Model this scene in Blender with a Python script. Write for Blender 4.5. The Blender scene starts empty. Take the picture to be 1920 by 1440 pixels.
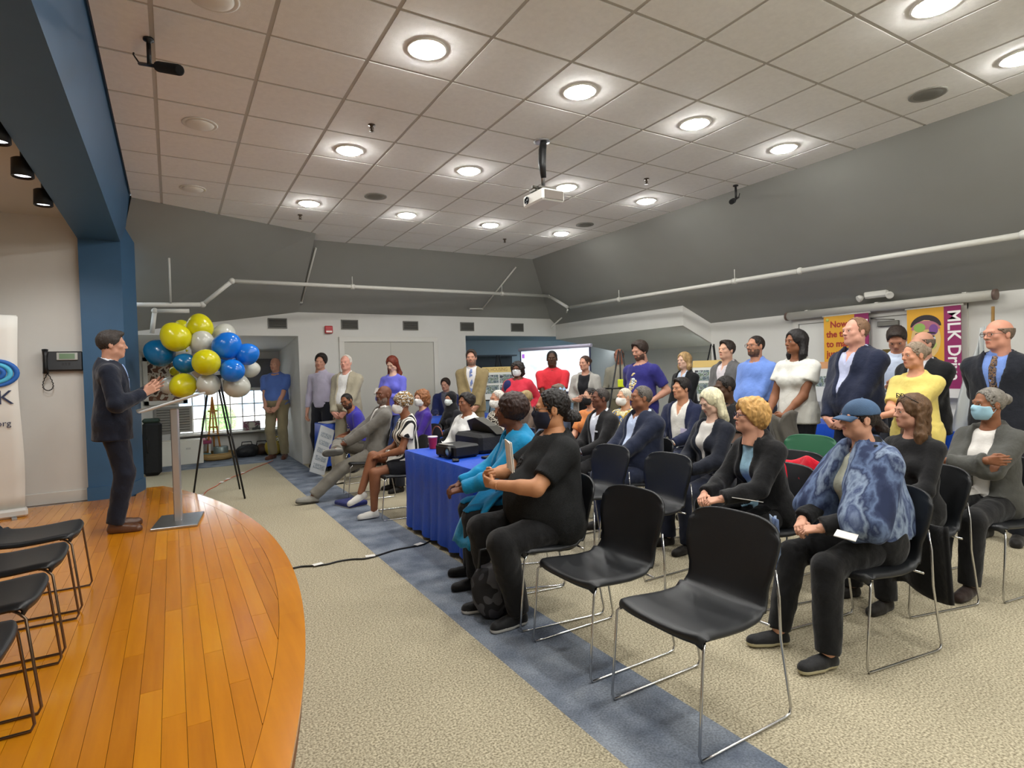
import bpy, bmesh, math, random
import numpy as np
from mathutils import Vector, Matrix, Euler
random.seed(7)
SC = bpy.context.scene
COL = SC.collection
PI = math.pi

# ------------------------------------------------------------------ camera
def look_matrix(loc, yaw, pitch, roll):
    cy, sy, cp, sp, cr, sr = math.cos(yaw), math.sin(yaw), math.cos(pitch), math.sin(pitch), math.cos(roll), math.sin(roll)
    f = Vector((sy*cp, cy*cp, sp)); r = Vector((cy, -sy, 0)); u = r.cross(f)
    r2 = r*cr + u*sr; u2 = -r*sr + u*cr
    m = Matrix((r2, u2, -f)).transposed().to_4x4(); m.translation = loc
    return m
cam_data = bpy.data.cameras.new('camera'); cam = bpy.data.objects.new('camera', cam_data); COL.objects.link(cam)
cam_data.sensor_width = 36.0; cam_data.lens = 20.25; cam_data.clip_start = 0.05; cam_data.clip_end = 200
cam.matrix_world = look_matrix(Vector((0, 0, 1.45)), 0.533, -0.020, -0.029)
SC.camera = cam

# ------------------------------------------------------------------ world, exposure
w = bpy.data.worlds.new('daylight'); SC.world = w; w.use_nodes = True
bgn = w.node_tree.nodes['Background']; bgn.inputs[0].default_value = (0.80, 0.90, 1.0, 1); bgn.inputs[1].default_value = 5.0
SC.view_settings.view_transform = 'Standard'; SC.view_settings.look = 'None'
SC.cycles.diffuse_bounces = 5; SC.cycles.glossy_bounces = 3; SC.cycles.transmission_bounces = 6; SC.cycles.max_bounces = 8; SC.cycles.adaptive_threshold = 0.02
SC.view_settings.exposure = 1.25; SC.view_settings.gamma = 1.0; SC.view_settings.use_curve_mapping = False
LAMP = 76.0         # emission of a lit ceiling downlight lens
TRACK = 15.0        # watts of one stage track spot

# ------------------------------------------------------------------ materials
def lin(c):
    if isinstance(c, str):
        c = tuple(int(c[i:i+2], 16)/255 for i in (0, 2, 4))
    return tuple(x/12.92 if x <= 0.04045 else ((x+0.055)/1.055)**2.4 for x in c[:3])
MATS = {}
def mat(name, col='808080', rough=0.7, metal=0.0, var=0.0, vscale=8.0, bump=0.0, bscale=60.0, emit=0.0, ecol=None,
        col2=None, spec=0.5, alpha=1.0, trans=0.0, sheen=0.0, sss=0.0, coat=0.0, stretch=None):
    if name in MATS: return MATS[name]
    m = bpy.data.materials.new(name); m.use_nodes = True
    nt = m.node_tree; b = nt.nodes['Principled BSDF']; L = nt.links
    c = lin(col); b.inputs['Base Color'].default_value = (*c, 1)
    b.inputs['Roughness'].default_value = rough; b.inputs['Metallic'].default_value = metal
    b.inputs['Specular IOR Level'].default_value = spec
    if trans: b.inputs['Transmission Weight'].default_value = trans
    if alpha < 1: b.inputs['Alpha'].default_value = alpha
    if sheen: b.inputs['Sheen Weight'].default_value = sheen
    if coat: b.inputs['Coat Weight'].default_value = coat
    if sss:
        b.inputs['Subsurface Weight'].default_value = sss; b.inputs['Subsurface Radius'].default_value = (0.01, 0.004, 0.002)
    if emit:
        b.inputs['Emission Color'].default_value = (*lin(ecol or col), 1); b.inputs['Emission Strength'].default_value = emit
    if var or bump or col2:
        tc = nt.nodes.new('ShaderNodeTexCoord'); src = tc.outputs['Object']
        if stretch:
            mp = nt.nodes.new('ShaderNodeMapping'); mp.inputs['Scale'].default_value = stretch; L.new(src, mp.inputs[0]); src = mp.outputs[0]
    if var or col2:
        n = nt.nodes.new('ShaderNodeTexNoise'); n.inputs['Scale'].default_value = vscale; n.inputs['Detail'].default_value = 4
        L.new(src, n.inputs['Vector'])
        mr = nt.nodes.new('ShaderNodeMapRange'); mr.inputs[1].default_value = 0.3; mr.inputs[2].default_value = 0.7
        L.new(n.outputs['Fac'], mr.inputs[0])
        mx = nt.nodes.new('ShaderNodeMix'); mx.data_type = 'RGBA'
        if col2: ca, cb = c, lin(col2)
        else: ca, cb = tuple(x*(1-var) for x in c), tuple(min(1, x*(1+var)) for x in c)
        mx.inputs[6].default_value = (*ca, 1); mx.inputs[7].default_value = (*cb, 1)
        L.new(mr.outputs[0], mx.inputs[0]); L.new(mx.outputs[2], b.inputs['Base Color'])
    if bump:
        n2 = nt.nodes.new('ShaderNodeTexNoise'); n2.inputs['Scale'].default_value = bscale; n2.inputs['Detail'].default_value = 3
        L.new(src, n2.inputs['Vector'])
        bp = nt.nodes.new('ShaderNodeBump'); bp.inputs['Strength'].default_value = bump; bp.inputs['Distance'].default_value = 0.01
        L.new(n2.outputs['Fac'], bp.inputs['Height']); L.new(bp.outputs[0], b.inputs['Normal'])
    MATS[name] = m
    return m
def cloth(col, rough=0.85, var=0.10, **k):
    return mat('cloth_' + str(col) + ('_%g' % rough), col, rough, var=var, vscale=5, bump=0.5, bscale=26, spec=0.25, sheen=0.15, **k)
def stripe_mat(name, c1, c2, freq, axis=0, duty=0.5, rough=0.85):
    if name in MATS: return MATS[name]
    m = bpy.data.materials.new(name); m.use_nodes = True; nt = m.node_tree; b = nt.nodes['Principled BSDF']; L = nt.links
    b.inputs['Roughness'].default_value = rough; b.inputs['Specular IOR Level'].default_value = 0.25
    tc = nt.nodes.new('ShaderNodeTexCoord'); sp = nt.nodes.new('ShaderNodeSeparateXYZ'); L.new(tc.outputs['Object'], sp.inputs[0])
    mu = nt.nodes.new('ShaderNodeMath'); mu.operation = 'MULTIPLY'; mu.inputs[1].default_value = freq; L.new(sp.outputs[axis], mu.inputs[0])
    fr = nt.nodes.new('ShaderNodeMath'); fr.operation = 'FRACT'; L.new(mu.outputs[0], fr.inputs[0])
    gt = nt.nodes.new('ShaderNodeMath'); gt.operation = 'GREATER_THAN'; gt.inputs[1].default_value = duty; L.new(fr.outputs[0], gt.inputs[0])
    mx = nt.nodes.new('ShaderNodeMix'); mx.data_type = 'RGBA'; mx.inputs[6].default_value = (*lin(c1), 1); mx.inputs[7].default_value = (*lin(c2), 1)
    L.new(gt.outputs[0], mx.inputs[0]); L.new(mx.outputs[2], b.inputs['Base Color'])
    MATS[name] = m; return m
def patch_mat(name, cols, scale=8, rough=0.85, kind='noise', stretch=(1, 1, 1), detail=2, interp='CONSTANT'):
    """print or weave: several colours spread by a noise or cell pattern"""
    if name in MATS: return MATS[name]
    m = bpy.data.materials.new(name); m.use_nodes = True; nt = m.node_tree; b = nt.nodes['Principled BSDF']; L = nt.links
    b.inputs['Roughness'].default_value = rough; b.inputs['Specular IOR Level'].default_value = 0.25
    tc = nt.nodes.new('ShaderNodeTexCoord'); mp = nt.nodes.new('ShaderNodeMapping'); mp.inputs['Scale'].default_value = stretch
    L.new(tc.outputs['Object'], mp.inputs[0])
    if kind == 'noise':
        n = nt.nodes.new('ShaderNodeTexNoise'); n.inputs['Detail'].default_value = detail; out = n.outputs['Fac']
    elif kind == 'cell':
        n = nt.nodes.new('ShaderNodeTexVoronoi'); out = None
    n.inputs['Scale'].default_value = scale; L.new(mp.outputs[0], n.inputs['Vector'])
    if out is None:
        sx = nt.nodes.new('ShaderNodeSeparateColor'); L.new(n.outputs['Color'], sx.inputs[0]); out = sx.outputs[0]
        lo, hi = 0.0, 1.0
    else: lo, hi = 0.32, 0.68
    mr = nt.nodes.new('ShaderNodeMapRange'); mr.inputs[1].default_value = lo; mr.inputs[2].default_value = hi; L.new(out, mr.inputs[0])
    cr = nt.nodes.new('ShaderNodeValToRGB'); cr.color_ramp.interpolation = interp
    e = cr.color_ramp.elements
    while len(e) < len(cols): e.new(0.5)
    for i, c in enumerate(cols):
        e[i].position = i/len(cols) if interp == 'CONSTANT' else i/(len(cols)-1); e[i].color = (*lin(c), 1)
    L.new(mr.outputs[0], cr.inputs[0]); L.new(cr.outputs[0], b.inputs['Base Color'])
    MATS[name] = m; return m
def plank_mat():
    m = bpy.data.materials.new('stage_wood'); m.use_nodes = True; nt = m.node_tree; b = nt.nodes['Principled BSDF']; L = nt.links
    tc = nt.nodes.new('ShaderNodeTexCoord'); mp = nt.nodes.new('ShaderNodeMapping'); mp.inputs['Scale'].default_value = (30, 2.0, 30); L.new(tc.outputs['Object'], mp.inputs[0])
    n = nt.nodes.new('ShaderNodeTexNoise'); n.inputs['Scale'].default_value = 1.0; n.inputs['Detail'].default_value = 5; L.new(mp.outputs[0], n.inputs['Vector'])
    oi = nt.nodes.new('ShaderNodeObjectInfo')
    ad = nt.nodes.new('ShaderNodeMath'); ad.operation = 'MULTIPLY_ADD'; ad.inputs[1].default_value = 0.45; L.new(n.outputs['Fac'], ad.inputs[0])
    m2 = nt.nodes.new('ShaderNodeMath'); m2.operation = 'MULTIPLY'; m2.inputs[1].default_value = 0.40; L.new(oi.outputs['Random'], m2.inputs[0]); L.new(m2.outputs[0], ad.inputs[2])
    cr = nt.nodes.new('ShaderNodeValToRGB'); e = cr.color_ramp.elements
    e[0].position = 0.05; e[0].color = (*lin('b26a14'), 1); e[1].position = 0.95; e[1].color = (*lin('e6a01c'), 1)
    k = e.new(0.5); k.color = (*lin('d38617'), 1)
    L.new(ad.outputs[0], cr.inputs[0]); L.new(cr.outputs[0], b.inputs['Base Color'])
    b.inputs['Roughness'].default_value = 0.20; b.inputs['Specular IOR Level'].default_value = 0.5; b.inputs['Coat Weight'].default_value = 0.35; b.inputs['Coat Roughness'].default_value = 0.10
    MATS['stage_wood'] = m; return m

# ------------------------------------------------------------------ mesh helpers
class MB:
    """collects vertices and faces of ONE mesh; faces may carry a material slot"""
    def __init__(s): s.v = []; s.f = []; s.m = []; s.sm = []
    def add(s, vs, fs, mi=0, smooth=False):
        o = len(s.v); s.v += [tuple(x) for x in vs]
        for f in fs: s.f.append(tuple(i+o for i in f)); s.m.append(mi); s.sm.append(smooth)
        return s
    def box(s, c, d, rot=None, mi=0, bev=0.0):
        hx, hy, hz = d[0]/2, d[1]/2, d[2]/2
        if bev > 0:
            b = min(bev, hx*0.9, hy*0.9, hz*0.9); vs = []; 
            for sx in (-1, 1):
                for sy in (-1, 1):
                    for sz in (-1, 1):
                        vs += [(sx*hx, sy*(hy-b), sz*(hz-b)), (sx*(hx-b), sy*hy, sz*(hz-b)), (sx*(hx-b), sy*(hy-b), sz*hz)]
            idx = lambda sx, sy, sz, k: (((sx > 0)*4+(sy > 0)*2+(sz > 0))*3+k)
            fs = []
            for sg in (-1, 1):
                q = [idx(sg, -1, -1, 0), idx(sg, 1, -1, 0), idx(sg, 1, 1, 0), idx(sg, -1, 1, 0)]; fs.append(q if sg > 0 else q[::-1])
                q = [idx(-1, sg, -1, 1), idx(-1, sg, 1, 1), idx(1, sg, 1, 1), idx(1, sg, -1, 1)]; fs.append(q if sg > 0 else q[::-1])
                q = [idx(-1, -1, sg, 2), idx(1, -1, sg, 2), idx(1, 1, sg, 2), idx(-1, 1, sg, 2)]; fs.append(q if sg > 0 else q[::-1])
            for a in (-1, 1):
                for b2 in (-1, 1):
                    q = [idx(a, b2, -1, 0), idx(a, b2, -1, 1), idx(a, b2, 1, 1), idx(a, b2, 1, 0)]; fs.append(q if a*b2 < 0 else q[::-1]); fs[-1] = fs[-1][::-1]
                    q = [idx(a, -1, b2, 0), idx(a, 1, b2, 0), idx(a, 1, b2, 2), idx(a, -1, b2, 2)]; fs.append(q if a*b2 > 0 else q[::-1])
                    q = [idx(-1, a, b2, 1), idx(1, a, b2, 1), idx(1, a, b2, 2), idx(-1, a, b2, 2)]; fs.append(q if a*b2 < 0 else q[::-1])
                    for c3 in (-1, 1):
                        t = [idx(a, b2, c3, 0), idx(a, b2, c3, 1), idx(a, b2, c3, 2)]; fs.append(t if a*b2*c3 > 0 else t[::-1])
        else:
            vs = [(x, y, z) for x in (-hx, hx) for y in (-hy, hy) for z in (-hz, hz)]
            fs = [(0, 1, 3, 2), (4, 6, 7, 5), (0, 4, 5, 1), (2, 3, 7, 6), (0, 2, 6, 4), (1, 5, 7, 3)]
        R = rot if rot is not None else Matrix.Identity(3)
        C = Vector(c); vs = [R @ Vector(v) + C for v in vs]
        return s.add(vs, fs, mi)
    def b2(s, lo, hi, mi=0, bev=0.0):
        return s.box([(a+b)/2 for a, b in zip(lo, hi)], [abs(b-a) for a, b in zip(lo, hi)], mi=mi, bev=bev)
    def prism(s, poly, vec, mi=0):
        n = len(poly); v = Vector(vec); a = [Vector(p) for p in poly]
        nrm = Vector((0, 0, 0))
        for i in range(n): nrm += a[i].cross(a[(i+1) % n])
        if nrm.dot(v) > 0: a = a[::-1]
        vs = a + [p+v for p in a]
        fs = [tuple(range(n)), tuple(range(2*n-1, n-1, -1))] + [(i, i+n, (i+1) % n + n, (i+1) % n) for i in range(n)]
        return s.add(vs, fs, mi)
    def tube(s, pts, r, seg=10, mi=0, caps=True, closed=False, smooth=True):
        P = [Vector(p) for p in pts]; n = len(P); R = r if isinstance(r, (list, tuple)) else [r]*n
        vs = []; prev = None
        for i in range(n):
            if closed: t = P[(i+1) % n]-P[i-1]
            else: t = P[min(i+1, n-1)]-P[max(i-1, 0)]
            t.normalize()
            if prev is None:
                a = Vector((0, 0, 1)) if abs(t.z) < 0.9 else Vector((1, 0, 0)); u = t.cross(a).normalized()
            else: u = (prev - t*prev.dot(t)).normalized()
            prev = u; w_ = t.cross(u)
            for k in range(seg):
                an = 2*PI*k/seg; vs.append(P[i] + (u*math.cos(an)+w_*math.sin(an))*R[i])
        fs = []
        for i in range(n if closed else n-1):
            j = (i+1) % n
            for k in range(seg):
                k2 = (k+1) % seg; fs.append((i*seg+k, i*seg+k2, j*seg+k2, j*seg+k))
        s.add(vs, fs, mi, smooth)
        if caps and not closed:
            o = len(s.v)-len(vs)
            s.f.append(tuple(o+k for k in range(seg))[::-1]); s.m.append(mi); s.sm.append(False)
            s.f.append(tuple(o+(n-1)*seg+k for k in range(seg))); s.m.append(mi); s.sm.append(False)
        return s
    def lathe(s, prof, c=(0, 0, 0), seg=24, axis=(0, 0, 1), mi=0, smooth=True):
        A = Vector(axis).normalized(); q = Vector((0, 0, 1)).rotation_difference(A).to_matrix(); C = Vector(c)
        vs = []
        for r, z in prof:
            for k in range(seg):
                an = 2*PI*k/seg; vs.append(q @ Vector((r*math.cos(an), r*math.sin(an), z)) + C)
        fs = []
        for i in range(len(prof)-1):
            for k in range(seg):
                k2 = (k+1) % seg; fs.append((i*seg+k, i*seg+k2, (i+1)*seg+k2, (i+1)*seg+k))
        fs.append(tuple(range(seg))[::-1]); fs.append(tuple((len(prof)-1)*seg+k for k in range(seg)))
        return s.add(vs, fs, mi, smooth)
    def grid(s, fn, nu, nv, mi=0, smooth=True, thick=0.0):
        """sheet fn(u,v) with optional thickness along -normal"""
        pts = [[Vector(fn(i/nu, j/nv)) for j in range(nv+1)] for i in range(nu+1)]
        vs = [p for row in pts for p in row]; id_ = lambda i, j: i*(nv+1)+j
        fs = [(id_(i, j), id_(i+1, j), id_(i+1, j+1), id_(i, j+1)) for i in range(nu) for j in range(nv)]
        if thick:
            N = []
            for i in range(nu+1):
                for j in range(nv+1):
                    a = pts[min(i+1, nu)][j]-pts[max(i-1, 0)][j]; b = pts[i][min(j+1, nv)]-pts[i][max(j-1, 0)]
                    nn = a.cross(b); N.append(nn.normalized() if nn.length > 1e-9 else Vector((0, 0, 1)))
            k = len(vs); vs = vs + [v-n*thick for v, n in zip(vs, N)]
            fs = fs + [tuple(x+k for x in f[::-1]) for f in fs]
            ring = [id_(i, 0) for i in range(nu+1)] + [id_(nu, j) for j in range(1, nv+1)] + [id_(i, nv) for i in range(nu-1, -1, -1)] + [id_(0, j) for j in range(nv-1, 0, -1)]
            for a, b in zip(ring, ring[1:]+ring[:1]): fs.append((b, a, a+k, b+k))
        return s.add(vs, fs, mi, smooth)
    def mesh(s, name, mats):
        me = bpy.data.meshes.new(name); me.from_pydata(s.v, [], s.f)
        for m in (mats if isinstance(mats, (list, tuple)) else [mats]): me.materials.append(m)
        me.polygons.foreach_set('material_index', s.m); me.polygons.foreach_set('use_smooth', s.sm); me.update()
        return me
    def build(s, name, mats, parent=None, loc=None, rot=None):
        return link(name, s.mesh(name, mats), parent, loc, rot)
def link(name, data, parent=None, loc=None, rot=None):
    o = bpy.data.objects.new(name, data); COL.objects.link(o)
    if parent: o.parent = parent
    if loc is not None: o.location = loc
    if rot is not None: o.rotation_euler = rot
    return o
def tag(o, label=None, cat=None, group=None, kind=None):
    if label: o['label'] = label
    if cat: o['category'] = cat
    if group: o['group'] = group
    if kind: o['kind'] = kind
    return o
def thing(name, label, cat, loc=(0, 0, 0), rz=0.0, group=None):
    o = link(name, None, None, loc, (0, 0, rz)); o.empty_display_size = 0.1
    return tag(o, label, cat, group)
def struct(name, mb, m, parent=None):
    o = mb.build(name, m, parent)
    if parent is None: o['kind'] = 'structure'
    return o
def copy_tree(o, parent=None):
    c = o.copy(); COL.objects.link(c); c.parent = parent
    for ch in list(o.children): copy_tree(ch, c)
    return c
def text(name, body, size, m, parent, loc, rot, align='LEFT', ext=0.002, sx=1.0, font_bold=0.0):
    cu = bpy.data.curves.new(name, 'FONT'); cu.body = body; cu.size = size; cu.extrude = ext; cu.align_x = align; cu.offset = font_bold
    cu.resolution_u = 3
    cu.materials.append(m)
    o = link(name, cu, parent, loc, rot); o.scale = (sx, 1, 1)
    return o
# ================================================================== the room
CEIL = 3.55; GX0, GY0, GP = -0.03, 3.175, 0.612
M_tile = mat('ceiling_tile', 'ecece9', 0.9, var=0.03, vscale=30, bump=0.25, bscale=350)
M_tee = mat('ceiling_tee', 'b9b6ae', 0.6)
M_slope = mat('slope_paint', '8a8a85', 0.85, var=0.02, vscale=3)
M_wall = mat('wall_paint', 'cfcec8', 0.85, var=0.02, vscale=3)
M_white = mat('white_trim', 'd0cec6', 0.55)
M_blue = mat('proscenium_blue', '33597a', 0.5, var=0.04, vscale=4, spec=0.45)
M_dark = mat('black_plastic', '0e0f11', 0.45)
M_chrome = mat('chrome', 'c4c4c4', 0.18, metal=1.0)
M_steel = mat('brushed_steel', 'b5b7ba', 0.32, metal=1.0, var=0.05, vscale=30)
M_backing = mat('above_ceiling', '4a4844', 0.95)

# carpet: beige loop pile, a blue-grey border strip along the rows and a blue-grey field near the window
def carpet_mat():
    m = bpy.data.materials.new('carpet'); m.use_nodes = True; nt = m.node_tree; b = nt.nodes['Principled BSDF']; L = nt.links
    b.inputs['Roughness'].default_value = 0.95; b.inputs['Specular IOR Level'].default_value = 0.1
    N = lambda t: nt.nodes.new('ShaderNode'+t)
    tc = N('TexCoord'); sp = N('SeparateXYZ'); L.new(tc.outputs['Object'], sp.inputs[0])
    def cmp_(out, op, v):
        n = N('Math'); n.operation = op; n.inputs[1].default_value = v; L.new(out, n.inputs[0]); return n.outputs[0]
    def mul(a, b_):
        n = N('Math'); n.operation = 'MULTIPLY'; L.new(a, n.inputs[0]); L.new(b_, n.inputs[1]); return n.outputs[0]
    strip = mul(cmp_(sp.outputs[0], 'GREATER_THAN', 1.38), cmp_(sp.outputs[0], 'LESS_THAN', 1.86))
    far = cmp_(sp.outputs[1], 'GREATER_THAN', 10.9)
    mx = N('Math'); mx.operation = 'MAXIMUM'; L.new(strip, mx.inputs[0]); L.new(far, mx.inputs[1])
    no = N('TexNoise'); no.inputs['Scale'].default_value = 110; no.inputs['Detail'].default_value = 3; L.new(tc.outputs['Object'], no.inputs['Vector'])
    n2 = N('TexNoise'); n2.inputs['Scale'].default_value = 4; n2.inputs['Detail'].default_value = 4; L.new(tc.outputs['Object'], n2.inputs['Vector'])
    def ramp(src, c0, c1, lo=0.35, hi=0.65):
        r = N('ValToRGB'); e = r.color_ramp.elements; e[0].position = lo; e[1].position = hi; e[0].color = (*lin(c0), 1); e[1].color = (*lin(c1), 1); L.new(src, r.inputs[0]); return r.outputs[0]
    beige = ramp(no.outputs['Fac'], '7f7763', 'c6bca2')
    blue = ramp(n2.outputs['Fac'], '6a7382', '98a0ab', 0.35, 0.7)
    mu = N('Mix'); mu.data_type = 'RGBA'; mu.blend_type = 'MULTIPLY'; mu.inputs[0].default_value = 0.5; L.new(blue, mu.inputs[6])
    L.new(ramp(no.outputs['Fac'], '909090', 'ffffff'), mu.inputs[7])
    fin = N('Mix'); fin.data_type = 'RGBA'; L.new(mx.outputs[0], fin.inputs[0]); L.new(beige, fin.inputs[6]); L.new(mu.outputs[2], fin.inputs[7])
    L.new(fin.outputs[2], b.inputs['Base Color'])
    bp = N('Bump'); bp.inputs['Strength'].default_value = 0.6; bp.inputs['Distance'].default_value = 0.006; L.new(no.outputs['Fac'], bp.inputs['Height']); L.new(bp.outputs[0], b.inputs['Normal'])
    MATS['carpet'] = m; return m
struct('floor', MB().b2((-4.2, -3.1, -0.1), (9.2, 13.0, 0)), carpet_mat())

# ---- ceiling: panels in a tee grid, cut along the edge of the room
ceil = struct('ceiling', MB().b2((-0.4, -3.1, CEIL+0.05), (6.0, 9.2, CEIL+0.12)), M_backing)
def clip(poly, a, b, c):
    """keep a*x+b*y<=c"""
    out = []
    for i in range(len(poly)):
        p, q = poly[i], poly[(i+1) % len(poly)]; dp, dq = a*p[0]+b*p[1]-c, a*q[0]+b*q[1]-c
        if dp <= 0: out.append(p)
        if dp*dq < 0:
            t = dp/(dp-dq); out.append((p[0]+(q[0]-p[0])*t, p[1]+(q[1]-p[1])*t))
    return out
XL, XR, YB, XJ = -0.32, 5.87, 9.07, 1.87
DA, DB = (-0.32, 7.79), (1.87, 8.65)      # oblique edge at the left of the back
dn = (-(DB[1]-DA[1]), DB[0]-DA[0]); dc = dn[0]*DA[0]+dn[1]*DA[1]
def region(poly):
    out = []
    base = clip(clip(poly, -1, 0, -XL), 1, 0, XR)
    if not base: return out
    l = clip(base, 1, 0, XJ); l = clip(l, dn[0], dn[1], dc) if l else l
    r = clip(base, -1, 0, -XJ); r = clip(r, 0, 1, YB) if r else r
    if len(l) > 2 and len(r) > 2 and abs(max(p[1] for p in l)-max(p[1] for p in r)) < 1e-6: return [base]
    return [q for q in (l, r) if len(q) > 2]
full_tile = None
for i in range(-1, 11):
    for j in range(-10, 11):
        x0, y0 = GX0+i*GP, GY0+j*GP
        if y0 < -3.0 or y0 > YB: continue
        g = 0.013; rect = [(x0+g, y0+g), (x0+GP-g, y0+g), (x0+GP-g, y0+GP-g), (x0+g, y0+GP-g)]
        reg = region(rect)
        if not reg: continue
        whole = len(reg) == 1 and len(reg[0]) == 4 and x0 > XL and x0+GP < XR
        if whole and full_tile is not None: link('ceiling_panel', full_tile, ceil, (x0, y0, 0)); continue
        mb = MB()
        for q in reg: mb.prism([(p[0]-x0, p[1]-y0, CEIL) for p in q], (0, 0, 0.02))
        o = mb.build('ceiling_panel', M_tile, ceil, (x0, y0, 0))
        if whole: full_tile = o.data
for i in range(0, 11):          # tees running away from the camera
    x = GX0+i*GP
    yend = (dc-dn[0]*x)/dn[1] if x < XJ else YB
    if x > XR: continue
    MB().b2((x-0.0125, -3.0, CEIL+0.004), (x+0.0125, yend, CEIL+0.016)).build('ceiling_tee', M_tee, ceil)
for j in range(-10, 11):
    y = GY0+j*GP
    if y < -3 or y > YB: continue
    x0 = XL if y < DA[1] else min(XJ, (dc-dn[1]*y)/dn[0]) if y < DB[1] else XJ
    MB().b2((x0, y-0.0125, CEIL+0.005), (XR, y+0.0125, CEIL+0.016)).build('ceiling_tee', M_tee, ceil)

# ---- sloped faces and walls
YW, ZB = 10.2, 2.57             # back wall and its top
XW, ZR = 7.5, 2.15              # right wall and its top
HX = 7.15; HZ = CEIL-(HX-XR)*(CEIL-ZR)/(XW-XR)
kr = (CEIL-ZR)/(XW-XR); kb = (CEIL-ZB)/(YW-YB)
xh = XR+(CEIL-ZB)/kr
UP = (0.0, 0.0, 0.08)
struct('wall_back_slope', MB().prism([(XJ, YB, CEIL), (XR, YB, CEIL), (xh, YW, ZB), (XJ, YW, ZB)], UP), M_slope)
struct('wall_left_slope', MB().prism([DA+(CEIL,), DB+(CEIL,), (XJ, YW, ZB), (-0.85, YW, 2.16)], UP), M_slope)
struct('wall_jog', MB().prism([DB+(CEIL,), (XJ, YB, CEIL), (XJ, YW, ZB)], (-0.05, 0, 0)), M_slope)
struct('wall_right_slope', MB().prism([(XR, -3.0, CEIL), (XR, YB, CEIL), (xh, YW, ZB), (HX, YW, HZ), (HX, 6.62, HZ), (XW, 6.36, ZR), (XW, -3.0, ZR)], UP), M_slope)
# back wall with two alcove openings
AL, AR, AT = -0.9, 1.86, 2.17   # window alcove
BL, BR, BT = 4.99, 8.9, 2.20    # screen alcove
wb = MB()
wb.b2((-1.2, YW, AT), (AR, YW+0.12, 2.75)); wb.b2((AR, YW, 0), (BL, YW+0.12, 2.75)); wb.b2((BL, YW, BT), (BR, YW+0.12, 2.75))
struct('wall_back', wb, M_wall)
al = MB()
al.prism([(AR, YW+0.12, 0), (AR, 12.5, 0), (AR, 12.5, 2.3), (AR, YW+0.12, 2.3)], (0.1, 0, 0))
al.prism([(-1.2, YW+0.12, AT), (AR, YW+0.12, AT), (AR, 12.5, 1.98), (-1.2, 12.5, 1.98)], (0, 0, 0.08))
struct('wall_alcove_side', al, M_wall)
WX0, WX1, WZ0, WZ1 = 0.10, 1.80, 0.50, 1.24
bw = MB(); bw.b2((-1.2, 12.3, 0), (AR, 12.45, WZ0)); bw.b2((-1.2, 12.3, WZ1), (AR, 12.45, 2.2)); bw.b2((-1.2, 12.3, WZ0), (WX0, 12.45, WZ1)); bw.b2((WX1, 12.3, WZ0), (AR, 12.45, WZ1))
struct('wall_alcove_back', bw, M_wall)
M_bluecast = mat('wall_blue_cast', '9db4c4', 0.85)  # blue cast of the projector light painted into the wall colour
sb = MB(); sb.b2((BL-0.1, YW+0.12, 0), (BL, 11.8, 2.4)); sb.b2((BL, 11.7, 0), (9.0, 11.8, 2.4)); sb.b2((BL, YW+0.12, BT), (9.0, 11.8, BT+0.06))
struct('wall_screen_alcove', sb, M_bluecast)
# right wall, bulkhead over the side recess
struct('wall_right', MB().b2((XW, -3.0, 0), (XW+0.12, 6.36, ZR+0.1)), M_wall)
hb = MB()
hb.prism([(HX, 6.62, 2.13), (HX, 10.2, 2.13), (HX, 10.2, HZ), (HX, 6.62, HZ)], (0.05, 0, 0))
hb.prism([(HX, 6.62, 2.13), (XW, 6.36, 1.83), (XW, 6.36, ZR), (HX, 6.62, HZ)], (0.02, 0.05, 0))
hb.prism([(HX+0.02, 6.60, 2.131), (HX+0.02, 10.2, 2.131), (9.0, 10.2, 1.83), (9.0, 6.60, 1.83)], (0, 0, 0.05)); hb.prism([(HX+0.02, 6.61, 2.131), (9.0, 6.60, 1.83), (9.0, 6.38, 1.83), (XW+0.02, 6.38, 1.835)], (0, 0, 0.05))
struct('wall_bulkhead', hb, M_wall)
struct('wall_recess', MB().b2((8.85, 6.3, 0), (8.97, 11.8, 2.4)).b2((XW+0.12, 6.24, 0), (8.97, 6.36, 0.5)).b2((XW+0.12, 6.24, 1.75), (8.97, 6.36, 2.4)).b2((8.75, 6.24, 0.5), (8.97, 6.36, 1.75)), M_wall)
struct('wall_front', MB().b2((-4.2, -3.12, 0), (9.2, -3.0, 3.7)), M_wall)
# stage alcove
stg = MB(); stg.b2((-3.5, 8.16, 0), (-0.84, 8.3, 3.4))
struct('wall_stage_side', stg, M_wall)
struct('wall_stage_back', MB().b2((-3.6, -3.0, 0), (-3.48, 8.3, 3.4)), M_wall)
struct('ceiling_stage', MB().b2((-3.5, -3.0, 3.34), (-0.84, 8.2, 3.42)), mat('stage_ceiling', 'c2c1ba', 0.9))
struct('wall_left_end', MB().b2((-1.3, 8.3, 0), (-1.2, 12.5, 3.4)), M_wall)
struct('trim_stage_baseboard', MB().b2((-3.48, 8.145, 0.13), (-0.86, 8.16, 0.26), bev=0.004), M_white)
# blue proscenium: beam and pillar
pr = MB()
pr.prism([(-0.86, -3.0, 3.1), (-0.46, -3.0, 3.1), (-0.335, -3.0, CEIL+0.03), (-0.86, -3.0, CEIL+0.03)], (0, 11.2, 0))
struct('wall_proscenium_beam', pr, M_blue)
struct('wall_proscenium_pillar', MB().prism([(-0.86, 8.08, 0), (-0.46, 8.08, 0), (-0.34, 8.48, 0), (-0.86, 8.48, 0)], (0, 0, CEIL)), M_blue)
struct('trim_pillar_base', MB().prism([(-0.87, 8.062, 0.13), (-0.452, 8.062, 0.13), (-0.322, 8.49, 0.13), (-0.87, 8.49, 0.13)], (0, 0, 0.15)), M_blue)

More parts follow.
